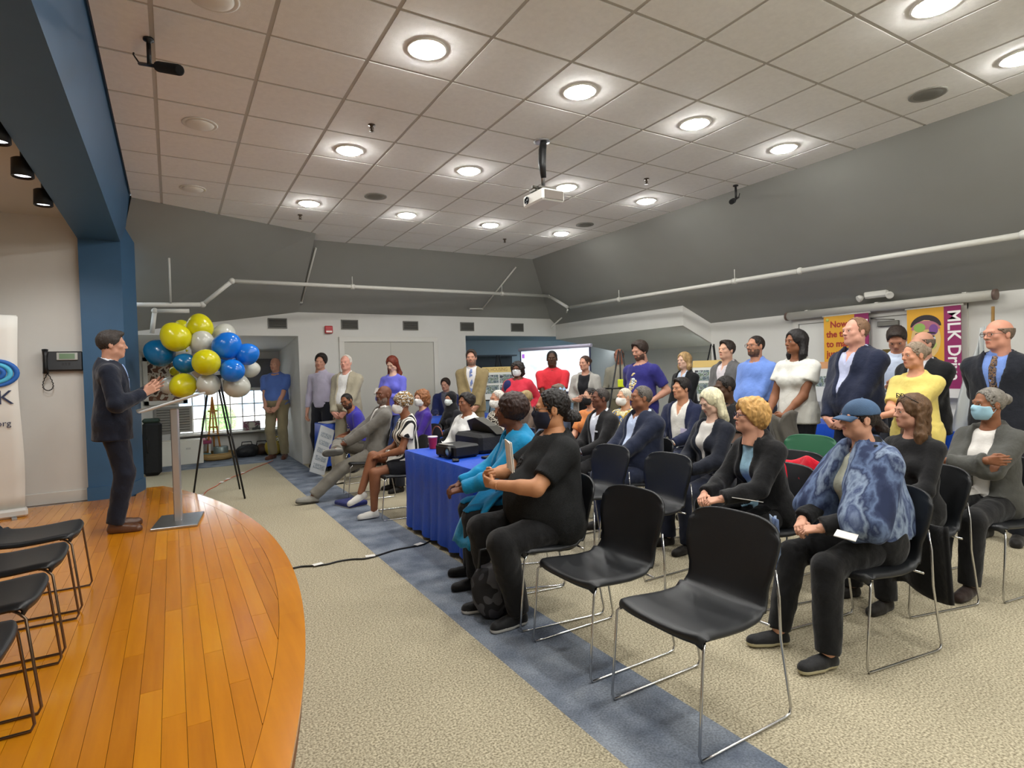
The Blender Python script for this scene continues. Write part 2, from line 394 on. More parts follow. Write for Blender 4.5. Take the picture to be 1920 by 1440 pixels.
# ---- stage: bowed platform of boards with a curved edge board
SCY, SCR, SXM = 4.75, 9.3, 0.695
SZ = 0.13
def arc_x(y, off=0.0): 
    d = (SCR-off)**2-(y-SCY)**2
    return SXM-SCR+math.sqrt(max(d, 0))
def arc_y(x, off=0.0):
    d = (SCR-off)**2-(x-(SXM-SCR))**2
    return math.sqrt(max(d, 0))
M_wood = plank_mat()
ys = [SCY+(k/40-0.5)*2*3.95 for k in range(41)]
base = MB()
base.prism([(-3.48, ys[0], 0)]+[(arc_x(y, 0.012), y, 0) for y in ys]+[(-3.48, ys[-1], 0)], (0, 0, SZ-0.022))
stage = struct('floor_stage', base, mat('stage_riser', '6b3d14', 0.5))
rnd = random.Random(3)
pw = 0.083; k = 0
x = -3.4
BO = 0.13
while x < SXM-BO-0.01:
    x1 = min(x+pw, SXM-BO-0.002); xm_ = max(x, -0.30)
    h0, h1 = arc_y(x, BO), arc_y(x1, BO)
    lo0, hi0, lo1, hi1 = max(0.8, SCY-h0), SCY+h0, max(0.8, SCY-h1), SCY+h1
    lim = 8.06 if x < -0.45 else 8.6
    c = [-3.0]
    yy = lo0-rnd.random()*1.3
    cuts = [lo0]
    while yy < hi0:
        if yy > lo0+0.35 and yy < hi0-0.35: cuts.append(yy)
        yy += 0.9+rnd.random()*1.3
    cuts.append(hi0)
    for a, b in zip(cuts[:-1], cuts[1:]):
        if a > lim: break
        e = 0.0008; hx = arc_y(x+0.004, BO)
        a_ = max(a, SCY-hx); b_ = min(b, lim, SCY+hx); nn = 6
        if b_-a_ < 0.02: continue
        hk = arc_y(x1, BO) if x1 < SXM-BO-0.003 else 0.0
        yy_ = sorted([a_+e+(b_-a_-2*e)*t/nn for t in range(nn+1)]+[v for v in (SCY-hk, SCY+hk) if a_+e < v < b_-e])
        rt = [(max(x+0.003, min(x1, arc_x(v, BO))-e), v-a_, 0) for v in yy_]
        MB().prism([(x+e, rt[0][1], 0)]+rt+[(x+e, rt[-1][1], 0)], (0, 0, 0.022)).build('plank', M_wood, stage, (0, a_, SZ-0.022))
    x = x1
# the curved edge board, in pieces
seg = 9
for s_ in range(seg):
    ya, yb = SCY-3.9+7.75*s_/seg, SCY-3.9+7.75*(s_+1)/seg
    yq = [ya+(yb-ya)*t/6 for t in range(7)]
    yq = [min(v, 8.62) for v in yq]
    MB().prism([(arc_x(v), v, 0) for v in yq]+[(arc_x(v, BO-0.001), v, 0) for v in yq[::-1]], (0, 0, 0.022)).build('edge_plank', M_wood, stage, (0, 0, SZ-0.022))

# ---- doors and windows of the setting, with one added window
dr = thing('door_1', None, None, (2.62+0.83, YW, 0)); dr['kind'] = 'structure'
M_door = mat('door_paint', 'bdbbb1', 0.6)
dx0, dx1, dz = -0.83+0.0, 0.85, 2.07
fm = MB(); fm.b2((dx0-0.09, -0.03, 0), (dx0, 0.0, dz+0.09), bev=0.004); fm.b2((dx1, -0.03, 0), (dx1+0.09, 0, dz+0.09), bev=0.004); fm.b2((dx0-0.09, -0.032, dz), (dx1+0.09, 0, dz+0.09), bev=0.004)
fm.build('door_frame', M_white, dr)
MB().b2((dx0+0.004, -0.012, 0), (0.008, 0, dz-0.004)).build('door_leaf', M_door, dr); MB().b2((0.012, -0.012, 0), (dx1-0.004, 0, dz-0.004)).build('door_leaf', M_door, dr)
wn = thing('window_1', None, None, (0, 12.3, 0)); wn['kind'] = 'structure'
f = MB(); t = 0.05
f.b2((WX0-0.06, -0.04, WZ0-0.05), (WX1+0.05, 0.05, WZ0)); f.b2((WX0-0.06, -0.03, WZ1), (WX1+0.05, 0.05, WZ1+0.06)); f.b2((WX0-0.06, -0.03, WZ0), (WX0, 0.05, WZ1)); f.b2((WX1, -0.03, WZ0), (WX1+0.05, 0.05, WZ1))
f.build('window_frame', M_white, wn)
NXP = 8
for k in range(1, NXP):
    xx = WX0+(WX1-WX0)*k/NXP; MB().b2((xx-0.011, 0.0, WZ0), (xx+0.011, 0.03, WZ1)).build('muntin', M_white, wn)
for k in (1, 2): 
    zz = WZ0+(WZ1-WZ0)*k/3; MB().b2((WX0, 0.002, zz-0.011), (WX1, 0.028, zz+0.011)).build('muntin', M_white, wn)
M_glass = mat('window_glass', 'ffffff', 0.02, trans=1.0, spec=0.3)
for a in range(NXP):
    for b in range(3):
        p0 = (WX0+(WX1-WX0)*a/NXP+0.011, 0.012, WZ0+(WZ1-WZ0)*b/3+0.011); p1 = (WX0+(WX1-WX0)*(a+1)/NXP-0.011, 0.016, WZ0+(WZ1-WZ0)*(b+1)/3-0.011)
        MB().b2(p0, p1).build('pane', M_glass, wn)
MB().b2((WX0-0.1, -0.22, WZ0-0.05), (WX1+0.05, 0.0, WZ0-0.015), bev=0.005).build('window_sill', M_white, wn)
dv = thing('trim_1', None, None, (0, 0, 0)); dv['kind'] = 'structure'
MB().b2((1.05, 12.2, 1.30), (1.84, 12.29, 1.86), bev=0.01).build('blind_box', mat('dark_blind', '5a5b5b', 0.7), dv)
# right wall double door between the two banners
d2 = thing('door_2', None, None, (XW, 3.9, 0)); d2['kind'] = 'structure'
M_wdoor = mat('white_door', 'd4d4ce', 0.45)
f = MB(); f.b2((-0.03, -1.02, 0), (0, -0.94, 2.06)); f.b2((-0.03, 0.94, 0), (0, 1.02, 2.06)); f.b2((-0.032, -1.02, 2.0), (0, 1.02, 2.08)); f.build('door_frame', M_white, d2)
for s_ in (-1, 1):
    lf = MB().b2((-0.014, 0.004*s_, 0), (0, 0.935*s_, 1.995)).build('door_leaf', M_wdoor, d2)
    MB().b2((-0.02, s_*0.14, 1.20), (-0.012, s_*0.26, 1.60), bev=0.003).build('vision_panel', mat('brown_glass', '6a5a30', 0.2), lf)
    c = MB(); c.b2((-0.055, s_*0.10, 1.88), (-0.014, s_*0.34, 1.94), bev=0.005); c.tube([(-0.05, s_*0.3, 1.95), (-0.09, s_*0.12, 1.97), (-0.03, s_*0.02, 1.99)], 0.007, 6); c.build('door_closer', mat('closer_metal', '77756e', 0.4, metal=0.7), lf)
d3 = thing('door_3', None, None, (8.85, 7.6, 0)); d3['kind'] = 'structure'
f = MB(); f.b2((-0.03, -0.55, 0), (0, -0.46, 1.80)); f.b2((-0.03, 0.46, 0), (0, 0.55, 1.80)); f.b2((-0.032, -0.55, 1.74), (0, 0.55, 1.80)); f.build('door_frame', M_white, d3)
MB().b2((-0.014, -0.45, 0), (0, 0.45, 1.735)).build('door_leaf', M_door, d3)

w2 = thing('added_window_2', None, None, (8.19, 6.30, 0)); w2['kind'] = 'structure'  # added window, hidden from the camera, to let daylight into the screen alcove
f = MB(); f.b2((-0.57, -0.05, 0.46), (0.57, 0.08, 0.50)); f.b2((-0.57, -0.05, 1.75), (0.57, 0.08, 1.79)); f.b2((-0.58, -0.05, 0.46), (-0.55, 0.08, 1.79)); f.b2((0.55, -0.05, 0.46), (0.58, 0.08, 1.79)); f.build('window_frame', M_white, w2)
for k in range(1, 3): MB().b2((-0.55+1.1*k/3-0.012, -0.02, 0.5), (-0.55+1.1*k/3+0.012, 0.02, 1.75)).build('muntin', M_white, w2)
for k in range(3): MB().b2((-0.55+1.1*k/3+0.014, -0.003, 0.5), (-0.55+1.1*(k+1)/3-0.014, 0.003, 1.75)).build('pane', M_glass, w2)
# ================================================================== figures: one implicit surface per layer, meshed by surface nets
class Field:
    def __init__(s, lo, hi, h):
        s.lo = np.array(lo, np.float32); s.h = h
        s.n = np.maximum(4, np.ceil((np.array(hi)-s.lo)/h).astype(int)+1)
        s.F = np.full(s.n, 1.0, np.float32)
        s.ax = [s.lo[k]+h*np.arange(s.n[k], dtype=np.float32) for k in range(3)]
    def like(s):
        g = Field.__new__(Field); g.lo, g.h, g.n, g.ax = s.lo, s.h, s.n, s.ax; g.F = np.full(s.n, 1.0, np.float32); return g
    def copy(s):
        g = s.like(); g.F = s.F.copy(); return g
    def sub_(s, lo, hi):
        a = np.clip(np.floor((np.array(lo)-s.lo)/s.h).astype(int), 0, s.n); b = np.clip(np.ceil((np.array(hi)-s.lo)/s.h).astype(int)+1, 0, s.n)
        if np.any(b <= a): return None, None
        sl = tuple(slice(int(p), int(q)) for p, q in zip(a, b))
        X = s.ax[0][sl[0]][:, None, None]; Y = s.ax[1][sl[1]][None, :, None]; Z = s.ax[2][sl[2]][None, None, :]
        return sl, (X, Y, Z)
    def blend(s, sl, d, k, op):
        A = s.F[sl]
        if op == 'u':
            if k > 0:
                hh = np.clip(0.5+0.5*(A-d)/k, 0, 1); s.F[sl] = A+(d-A)*hh-k*hh*(1-hh)
            else: s.F[sl] = np.minimum(A, d)
        elif op == 's':
            if k > 0:
                d = -d; hh = np.clip(0.5-0.5*(A-d)/k, 0, 1); s.F[sl] = A+(d-A)*hh+k*hh*(1-hh)
            else: s.F[sl] = np.maximum(A, -d)
        elif op == 'i': s.F[sl] = np.maximum(A, d)
    def cone(s, a, b, ra, rb=None, k=0.02, op='u', flat=None, cut=None):
        """round cone a-b; flat=(unit axis, factor) squashes along the axis; cut=True ends flat at b"""
        a = np.array(a, float); b = np.array(b, float); rb = ra if rb is None else rb
        R = max(ra, rb)+k+2.5*s.h
        sl, P = s.sub_(np.minimum(a, b)-R, np.maximum(a, b)+R)
        if sl is None: return s
        p = [P[i]-np.float32(a[i]) for i in range(3)]; ab = b-a; fac = 1.0
        if flat is not None:
            n, fac = np.array(flat[0], float), flat[1]
            q = p[0]*n[0]+p[1]*n[1]+p[2]*n[2]
            p = [p[i]+(fac-1)*q*n[i] for i in range(3)]; ab = ab+(fac-1)*ab.dot(n)*n
        L2 = max(ab.dot(ab), 1e-9)
        t0 = (p[0]*ab[0]+p[1]*ab[1]+p[2]*ab[2])/L2; t = np.clip(t0, 0, 1)
        d = np.sqrt((p[0]-t*ab[0])**2+(p[1]-t*ab[1])**2+(p[2]-t*ab[2])**2)-(ra+(rb-ra)*t)
        if fac > 1: d = d/(0.5+0.5*fac)
        if cut: d = np.maximum(d, (t0-1)*math.sqrt(L2))
        s.blend(sl, d.astype(np.float32), k, op); return s
    def ell(s, c, r, k=0.02, op='u', R=None):
        c = np.array(c, float); r = np.array(r, float); m = r.max()+k+2.5*s.h
        ext = m if R is not None else r+k+2.5*s.h
        sl, P = s.sub_(c-ext, c+ext)
        if sl is None: return s
        p = [P[i]-np.float32(c[i]) for i in range(3)]
        if R is not None:
            R = np.array(R, float); p = [p[0]*R[0, j]+p[1]*R[1, j]+p[2]*R[2, j] for j in range(3)]
        k0 = np.sqrt((p[0]/r[0])**2+(p[1]/r[1])**2+(p[2]/r[2])**2); k1 = np.sqrt((p[0]/r[0]**2)**2+(p[1]/r[1]**2)**2+(p[2]/r[2]**2)**2)
        d = k0*(k0-1)/np.maximum(k1, 1e-6)
        s.blend(sl, d.astype(np.float32), k, op); return s
    def P(s): return s.ax[0][:, None, None], s.ax[1][None, :, None], s.ax[2][None, None, :]
    def net(s, iso=0.0):
        F = s.F-iso if iso else s.F
        F = F.copy(); F[0], F[-1] = 1, 1; F[:, 0], F[:, -1] = 1, 1; F[:, :, 0], F[:, :, -1] = 1, 1
        S = F < 0
        c = [S[i:S.shape[0]-1+i, j:S.shape[1]-1+j, k:S.shape[2]-1+k] for i in (0, 1) for j in (0, 1) for k in (0, 1)]
        anyc = c[0] | c[1] | c[2] | c[3] | c[4] | c[5] | c[6] | c[7]; allc = c[0] & c[1] & c[2] & c[3] & c[4] & c[5] & c[6] & c[7]
        act = np.argwhere(anyc & ~allc)
        if len(act) == 0: return np.zeros((0, 3)), np.zeros((0, 4), int)
        off = np.array([(i, j, k) for i in (0, 1) for j in (0, 1) for k in (0, 1)])
        V = np.stack([F[act[:, 0]+o[0], act[:, 1]+o[1], act[:, 2]+o[2]] for o in off], 1)
        acc = np.zeros((len(act), 3)); cnt = np.zeros(len(act))
        for i in range(8):
            for j in range(i+1, 8):
                if np.abs(off[i]-off[j]).sum() != 1: continue
                a, b = V[:, i], V[:, j]; m = (a < 0) != (b < 0)
                t = np.where(m, a/np.where(a == b, 1, a-b), 0)
                acc += m[:, None]*(off[i]+(off[j]-off[i])*t[:, None]); cnt += m
        verts = (act+acc/cnt[:, None])*s.h+s.lo
        idx = np.full(np.array(F.shape)-1, -1, np.int64); idx[act[:, 0], act[:, 1], act[:, 2]] = np.arange(len(act))
        quads = []
        for ax in range(3):
            d = [0, 0, 0]; d[ax] = 1
            A = S[:S.shape[0]-d[0], :S.shape[1]-d[1], :S.shape[2]-d[2]]; B = S[d[0]:, d[1]:, d[2]:]
            e = np.argwhere(A != B)
            if len(e) == 0: continue
            o1, o2 = [(1, 2), (2, 0), (0, 1)][ax]
            u = np.zeros(3, int); u[o1] = 1; v = np.zeros(3, int); v[o2] = 1
            g = lambda q: idx[q[:, 0], q[:, 1], q[:, 2]]
            q = np.stack([g(e-u-v), g(e-v), g(e), g(e-u)], 1)
            flip = ~A[e[:, 0], e[:, 1], e[:, 2]]
            q[flip] = q[flip][:, ::-1]
            quads.append(q)
        return verts, np.concatenate(quads)

class Soup:
    """arrays of one mesh: verts, quads, material slot per quad"""
    def __init__(s): s.v = []; s.q = []; s.m = []; s.n = 0
    def add(s, v, q, m=0):
        if len(v) == 0: return s
        s.v.append(np.asarray(v, float)); s.q.append(np.asarray(q)+s.n)
        s.m.append(np.full(len(q), m) if np.isscalar(m) else np.asarray(m)); s.n += len(v); return s
    def build(s, name, mats, parent=None):
        v = np.concatenate(s.v); q = np.concatenate(s.q); m = np.concatenate(s.m)
        me = bpy.data.meshes.new(name); me.vertices.add(len(v)); me.vertices.foreach_set('co', v.astype(np.float32).ravel())
        me.loops.add(q.size); me.loops.foreach_set('vertex_index', q.astype(np.int32).ravel())
        me.polygons.add(len(q)); me.polygons.foreach_set('loop_start', np.arange(0, q.size, 4, dtype=np.int32))
        for x in (mats if isinstance(mats, (list, tuple)) else [mats]): me.materials.append(x)
        me.polygons.foreach_set('material_index', m.astype(np.int32)); me.polygons.foreach_set('use_smooth', np.ones(len(q), bool))
        me.update(calc_edges=True); me.validate()
        return link(name, me, parent)
CACHE = {}
def sphere_q(c, r, nu=10, nv=8, R=None):
    r = np.array(r)*np.ones(3); vs = []; 
    for j in range(nv+1):
        th = PI*j/nv
        for i in range(nu): ph = 2*PI*i/nu; vs.append((math.sin(th)*math.cos(ph), math.sin(th)*math.sin(ph), math.cos(th)))
    vs = np.array(vs)*r
    if R is not None: vs = vs @ np.array(R).T
    qs = [(j*nu+i, (j+1)*nu+i, (j+1)*nu+(i+1) % nu, j*nu+(i+1) % nu) for j in range(nv) for i in range(nu)]
    return vs+np.array(c), np.array(qs)

# ---- head.  x right, y forward, z up; origin between the ears; about 0.235 m from chin to crown
def head_field(h, fem, jowl=0.0):
    f = Field((-0.11, -0.13, -0.21), (0.11, 0.14, 0.14), h)
    f.ell((0, -0.014, 0.030), (0.075, 0.095, 0.088), 0)
    f.ell((0, 0.020, -0.042), (0.057+0.012*jowl, 0.068, 0.076), 0.03)
    f.ell((0, 0.062, -0.092), (0.022+0.006*(not fem)+0.01*jowl, 0.020, 0.018), 0.028)
    for sg in (-1, 1):
        f.ell((sg*(0.044+0.014*jowl), 0.012, -0.066), (0.020, 0.032, 0.026), 0.03)
        f.ell((sg*0.041, 0.057, -0.018), (0.020, 0.020, 0.018), 0.022)
    f.cone((-0.036, 0.078, 0.024), (0.036, 0.078, 0.024), 0.010 if fem else 0.013, k=0.018)
    for sg in (-1, 1): f.ell((sg*0.031, 0.094, 0.006), (0.018, 0.013, 0.010), 0.010, 's')
    f.cone((0, 0.083, 0.014), (0, 0.104, -0.024), 0.0065, 0.0105, k=0.010)
    for sg in (-1, 1): f.ell((sg*0.0105, 0.094, -0.028), (0.0075, 0.009, 0.007), 0.007)
    f.cone((-0.018, 0.083, -0.0515), (0, 0.0905, -0.051), 0.0052, k=0.006); f.cone((0.018, 0.083, -0.0515), (0, 0.0905, -0.051), 0.0052, k=0.006)
    f.cone((-0.015, 0.083, -0.063), (0.015, 0.083, -0.063), 0.0068, k=0.007)
    f.cone((-0.024, 0.091, -0.0572), (0.024, 0.091, -0.0572), 0.0026, k=0.003, op='s')
    for sg in (-1, 1):
        f.cone((sg*0.017, 0.0835, 0.0110), (sg*0.044, 0.0755, 0.0100), 0.0062, k=0.004); f.cone((sg*0.018, 0.0815, -0.0055), (sg*0.043, 0.0745, -0.0045), 0.0050, k=0.005)     # lids
        f.ell((sg*0.077, -0.010, -0.004), (0.009, 0.019, 0.032), 0.006)
        f.ell((sg*0.087, -0.004, 0.002), (0.006, 0.010, 0.018), 0.004, 's')
    f.cone((0, -0.020, -0.06), (0, -0.030, -0.20), 0.050 if fem else 0.058, 0.054 if fem else 0.064, k=0.030)
    return f
def head_mesh(fem, lod, jowl=0.0):
    key = ('head', fem, lod, jowl)
    if key not in CACHE:
        f = head_field({0: 0.0045, 1: 0.0065, 2: 0.009}[lod], fem, jowl); v, q = f.net()
        c = v[q].mean(1); m = np.zeros(len(q), int)
        lip = (c[:, 1] > 0.076) & ((c[:, 0]/0.0225)**2+((c[:, 2]+0.0573)/0.0105)**2 < 1); m[lip] = 1
        ax_ = np.abs(c[:, 0])
        beard = ((c[:, 2] < -0.080) & (c[:, 1] > 0.015)) | ((c[:, 2] < -0.040) & (c[:, 1] > 0.066) & (ax_ < 0.031)) | ((c[:, 2] < -0.030-0.35*np.clip(c[:, 1]-0.02, 0, 1)) & (ax_ > 0.046) & (c[:, 1] > 0.0)) | ((c[:, 2] < -0.066) & (c[:, 1] > 0.03))
        beard = beard & ~lip & (c[:, 2] > -0.122)
        must = (c[:, 2] < -0.036) & (c[:, 2] > -0.047) & (np.abs(c[:, 0]) < 0.027) & (c[:, 1] > 0.07)
        CACHE[key] = (v, q, m, beard, must)
    return CACHE[key]
def smooth_noise(x, y, z, s): return np.sin(x*s+1.3*np.sin(y*s*0.7))*np.sin(y*s*1.1+1.7*np.sin(z*s*0.6))*np.sin(z*s*0.9+1.1*np.sin(x*s*0.8))
def hair_mesh(style, lod):
    key = ('hair', style, lod)
    if key in CACHE: return CACHE[key]
    h = {0: 0.005, 1: 0.007, 2: 0.009}[lod]
    f = Field((-0.20, -0.27, -0.34), (0.20, 0.15, 0.25), h); amp, fs = 0.004, 160
    hole = ((0, 0.152, -0.020), (0.089, 0.138, 0.130))
    cap = lambda t, zz=0.0: f.ell((0, -0.018, 0.032+zz), (0.077+t, 0.096+t, 0.090+t), 0)
    low = -0.065; sides = True
    if style in ('short', 'short_full'):
        cap(0.010 if style == 'short' else 0.018, 0.004); f.ell((0, 0.05, 0.095), (0.055, 0.045, 0.030), 0.03)
    elif style == 'buzz': cap(0.0045); amp = 0.0012
    elif style == 'receding': cap(0.007); hole = ((0, 0.140, 0.0), (0.092, 0.165, 0.135))
    elif style == 'rim':
        cap(0.007); low = -0.055
    elif style == 'afro': f.ell((0, -0.035, 0.045), (0.128, 0.125, 0.118), 0); amp, fs = 0.009, 90; low = -0.09; hole = ((0, 0.160, -0.035), (0.082, 0.150, 0.125))
    elif style == 'curly': f.ell((0, -0.03, 0.03), (0.118, 0.118, 0.112), 0); f.ell((0, -0.05, -0.06), (0.115, 0.08, 0.08), 0.03); amp, fs = 0.010, 70; low = -0.14; hole = ((0, 0.160, -0.045), (0.078, 0.150, 0.128))
    elif style == 'fluffy':
        cap(0.030, 0.008); f.ell((0, 0.055, 0.095), (0.06, 0.045, 0.035), 0.03); f.ell((0, -0.09, 0.0), (0.075, 0.05, 0.08), 0.03); amp, fs = 0.008, 80; low = -0.085; hole = ((0, 0.155, -0.045), (0.082, 0.140, 0.120))
    elif style in ('bob', 'long', 'long_wavy', 'lob'):
        cap(0.014, 0.004); L = {'bob': -0.15, 'lob': -0.225, 'long': -0.30, 'long_wavy': -0.30}[style]
        for sg in (-1, 1):
            f.cone((sg*0.070, -0.03, 0.03), (sg*0.088, -0.02, L*0.55), 0.030, 0.036, k=0.03); f.cone((sg*0.088, -0.02, L*0.55), (sg*0.080, 0.125 if style == 'long' else -0.01, L+0.03), 0.034, 0.026, k=0.03)
        f.cone((0, -0.085, 0.02), (0, -0.085, L+0.03), 0.070, 0.060, k=0.03, flat=((0, 1, 0), 1.6)); low = L-0.02
        amp, fs = (0.006, 70) if style == 'long_wavy' else (0.003, 120)
        hole = ((0, 0.148, -0.032), (0.070, 0.130, 0.134))
    elif style in ('bun', 'pony', 'tight_bun'):
        cap(0.0055, 0.001); low = -0.075; hole = ((0, 0.150, -0.020), (0.090, 0.140, 0.128))
        if style == 'pony': f.cone((0, -0.105, 0.0), (0.0, -0.15, -0.06), 0.028, 0.032, k=0.02); f.cone((0, -0.15, -0.06), (0, -0.135, -0.20), 0.032, 0.016, k=0.02)
        elif style == 'bun': f.ell((0, -0.125, -0.055), (0.062, 0.055, 0.052), 0.012); amp = 0.006
        else: f.ell((0, -0.12, 0.035), (0.045, 0.040, 0.042), 0.01)
    elif style == 'updo': cap(0.020, 0.006); f.ell((0, -0.09, 0.05), (0.075, 0.06, 0.07), 0.03); amp, fs = 0.006, 90; low = -0.06
    elif style == 'wrap': cap(0.026, 0.008); f.ell((0, -0.06, 0.06), (0.085, 0.075, 0.075), 0.02); low = -0.03; amp, fs = 0.004, 60; hole = ((0, 0.165, -0.075), (0.14, 0.14, 0.14))
    elif style == 'hijab':
        cap(0.016); f.cone((0, -0.02, -0.05), (0, -0.03, -0.20), 0.080, 0.115, k=0.05); f.cone((0, -0.02, -0.18), (0, 0.02, -0.29), 0.125, 0.14, k=0.03, flat=((0, 1, 0), 1.3)); low = -0.5; amp, fs = 0.003, 50; hole = ((0, 0.125, -0.015), (0.075, 0.088, 0.088))
    X, Y, Z = f.P()
    f.F = f.F+amp*smooth_noise(X, Y, Z, fs).astype(np.float32)
    hc, hr_ = hole
    k0 = np.sqrt(((X-hc[0])/hr_[0])**2+((Y-hc[1])/hr_[1])**2+((Z-hc[2])/hr_[2])**2); k1 = np.sqrt(((X-hc[0])/hr_[0]**2)**2+((Y-hc[1])/hr_[1]**2)**2+((Z-hc[2])/hr_[2]**2)**2)
    nd = -(k0*(k0-1)/np.maximum(k1, 1e-6)); kk = 0.016
    hh = np.clip(0.5-0.5*(f.F-nd)/kk, 0, 1); f.F = (f.F+(nd-f.F)*hh+kk*hh*(1-hh)).astype(np.float32)
    if style in ('short', 'short_full', 'buzz', 'receding', 'rim', 'bun', 'pony', 'tight_bun', 'updo', 'fluffy'):   # clear the ears, taper to the nape
        plane = (-(Z+0.020)-(Y+0.02)*-0.9 if False else (-(Z-low))+np.clip((Y+0.05)*0.9, 0, None))
        f.F = np.maximum(f.F, plane.astype(np.float32)*np.ones_like(f.F))
    else: f.F = np.maximum(f.F, (low-Z).astype(np.float32)*np.ones_like(f.F))
    if style == 'rim': f.F = np.maximum(f.F, (Z-0.048+np.clip(-Y-0.05, 0, None)*0.0).astype(np.float32)*np.ones_like(f.F))
    # hollow: keep the scalp and face out of the hair
    inner = Field.like(f); inner.F = np.full(f.n, 1.0, np.float32)
    inner.ell((0, -0.014, 0.030), (0.0735, 0.0935, 0.0865), 0); inner.ell((0, 0.020, -0.042), (0.055, 0.066, 0.074), 0.03); inner.cone((0, -0.02, -0.05), (0, -0.03, -0.33), 0.045, k=0.02)
    f.F = np.maximum(f.F, -inner.F)
    CACHE[key] = f.net(); return CACHE[key]
def mask_mesh(kind, lod):
    key = ('mask', kind, lod)
    if key not in CACHE:
        h = {0: 0.0045, 1: 0.006, 2: 0.008}[lod]
        f = head_field(h, True)
        if kind == 'cup': f.ell((0, 0.070, -0.050), (0.052, 0.050, 0.056), 0.015)
        else: f.ell((0, 0.045, -0.052), (0.056, 0.056, 0.060), 0.02)
        X, Y, Z = f.P()
        g = f.F-0.006
        lim = np.maximum(np.maximum(Z+0.010-0.35*np.clip(Y-0.07, 0, 1)*1.0, -(Z+0.112)), 0.012-Y+0.35*np.abs(Z+0.055))
        g = np.maximum(g, lim.astype(np.float32)); f.F = np.maximum(g, -(f.F+0.004)*1.0)
        CACHE[key] = f.net()
    return CACHE[key]
def hand_mesh(curl, lod, spread=0.0):
    """right hand: wrist at origin, fingers +y, palm -z, thumb -x"""
    key = ('hand', round(curl, 2), lod, spread)
    if key not in CACHE:
        f = Field((-0.09, -0.05, -0.115), (0.07, 0.215, 0.05), {0: 0.0042, 1: 0.006, 2: 0.0075}[lod])
        f.cone((0, -0.04, 0), (0, 0.01, 0), 0.028, 0.026, k=0.01, flat=((0, 0, 1), 1.25))
        xs = (-0.030, -0.010, 0.010, 0.029); ln = (0.073, 0.082, 0.075, 0.058); ky = (0.088, 0.092, 0.088, 0.078)
        for x, l, y in zip(xs, ln, ky):
            f.cone((x*0.6, 0.005, 0), (x, y, 0), 0.0135, 0.0115, k=0.012)
        for x, l, y in zip(xs, ln, ky):
            p = np.array((x, y, 0.0)); an = 0.0; sp = spread*x/0.03
            for seg_, (fr, ca) in enumerate(((0.46, 0.9), (0.31, 1.1), (0.23, 0.8))):
                an += curl*ca*1.15+0.06
                q = p+l*fr*np.array((math.sin(sp)*math.cos(an), math.cos(sp)*math.cos(an), -math.sin(an)))
                f.cone(p, q, 0.0092-0.0008*seg_, 0.0086-0.0009*seg_, k=0.0035); p = q
        t = [np.array((-0.018, 0.018, -0.006)), np.array((-0.044, 0.046, -0.014-0.01*curl)), np.array((-0.054+0.02*curl, 0.078, -0.020-0.03*curl)), np.array((-0.052+0.036*curl, 0.102, -0.026-0.04*curl))]
        for i in range(3): f.cone(t[i], t[i+1], 0.0130-0.0016*i, 0.0115-0.0016*i, k=0.006)
        CACHE[key] = f.net()
    return CACHE[key]
def shoe_mesh(lod, kind='shoe'):
    key = ('shoe', lod, kind)
    if key not in CACHE:
        f = Field((-0.07, -0.10, -0.01), (0.07, 0.24, 0.15), {0: 0.006, 1: 0.009, 2: 0.011}[lod])
        f.cone((0, -0.048, 0.030), (0.004, 0.150, 0.024), 0.036, 0.034, k=0.0)
        f.cone((0, 0.05, 0.026), (0, 0.13, 0.024), 0.043, 0.039, k=0.02)
        f.cone((0, -0.035, 0.060), (0, 0.075, 0.045), 0.036, 0.028, k=0.025)
        if kind != 'flat': f.cone((0, -0.030, 0.05), (0, -0.028, 0.095), 0.036, 0.038, k=0.02, cut=True)
        X, Y, Z = f.P(); f.F = np.maximum(f.F, (-(Z-0.0)).astype(np.float32)*np.ones_like(f.F))
        v, q = f.net(); c = v[q].mean(1); CACHE[key] = (v, q, (c[:, 2] < (0.024 if kind == 'sneaker' else 0.012)).astype(int))
    return CACHE[key]
def ik(a, b, l1, l2, pole):
    a, b, pole = Vector(a), Vector(b), Vector(pole); d = b-a; L = d.length
    if L > (l1+l2)*0.999: b = a+d*((l1+l2)*0.999/L); d = b-a; L = d.length
    L = max(L, abs(l1-l2)+0.01)
    n = d.normalized(); x = (l1*l1-l2*l2+L*L)/(2*L); hgt = math.sqrt(max(l1*l1-x*x, 0))
    p = pole-n*pole.dot(n)
    p = p.normalized() if p.length > 1e-6 else Vector((0, 0, 1))
    return a+n*x+p*hgt, b
def xf(v, M): return np.asarray(v) @ np.array(M.to_3x3()).T+np.array(M.translation)
def frame(y, z, o):
    y = Vector(y).normalized(); z = Vector(z); z = (z-y*z.dot(y)).normalized(); x = y.cross(z)
    m = Matrix((x, y, z)).transposed().to_4x4(); m.translation = Vector(o); return m

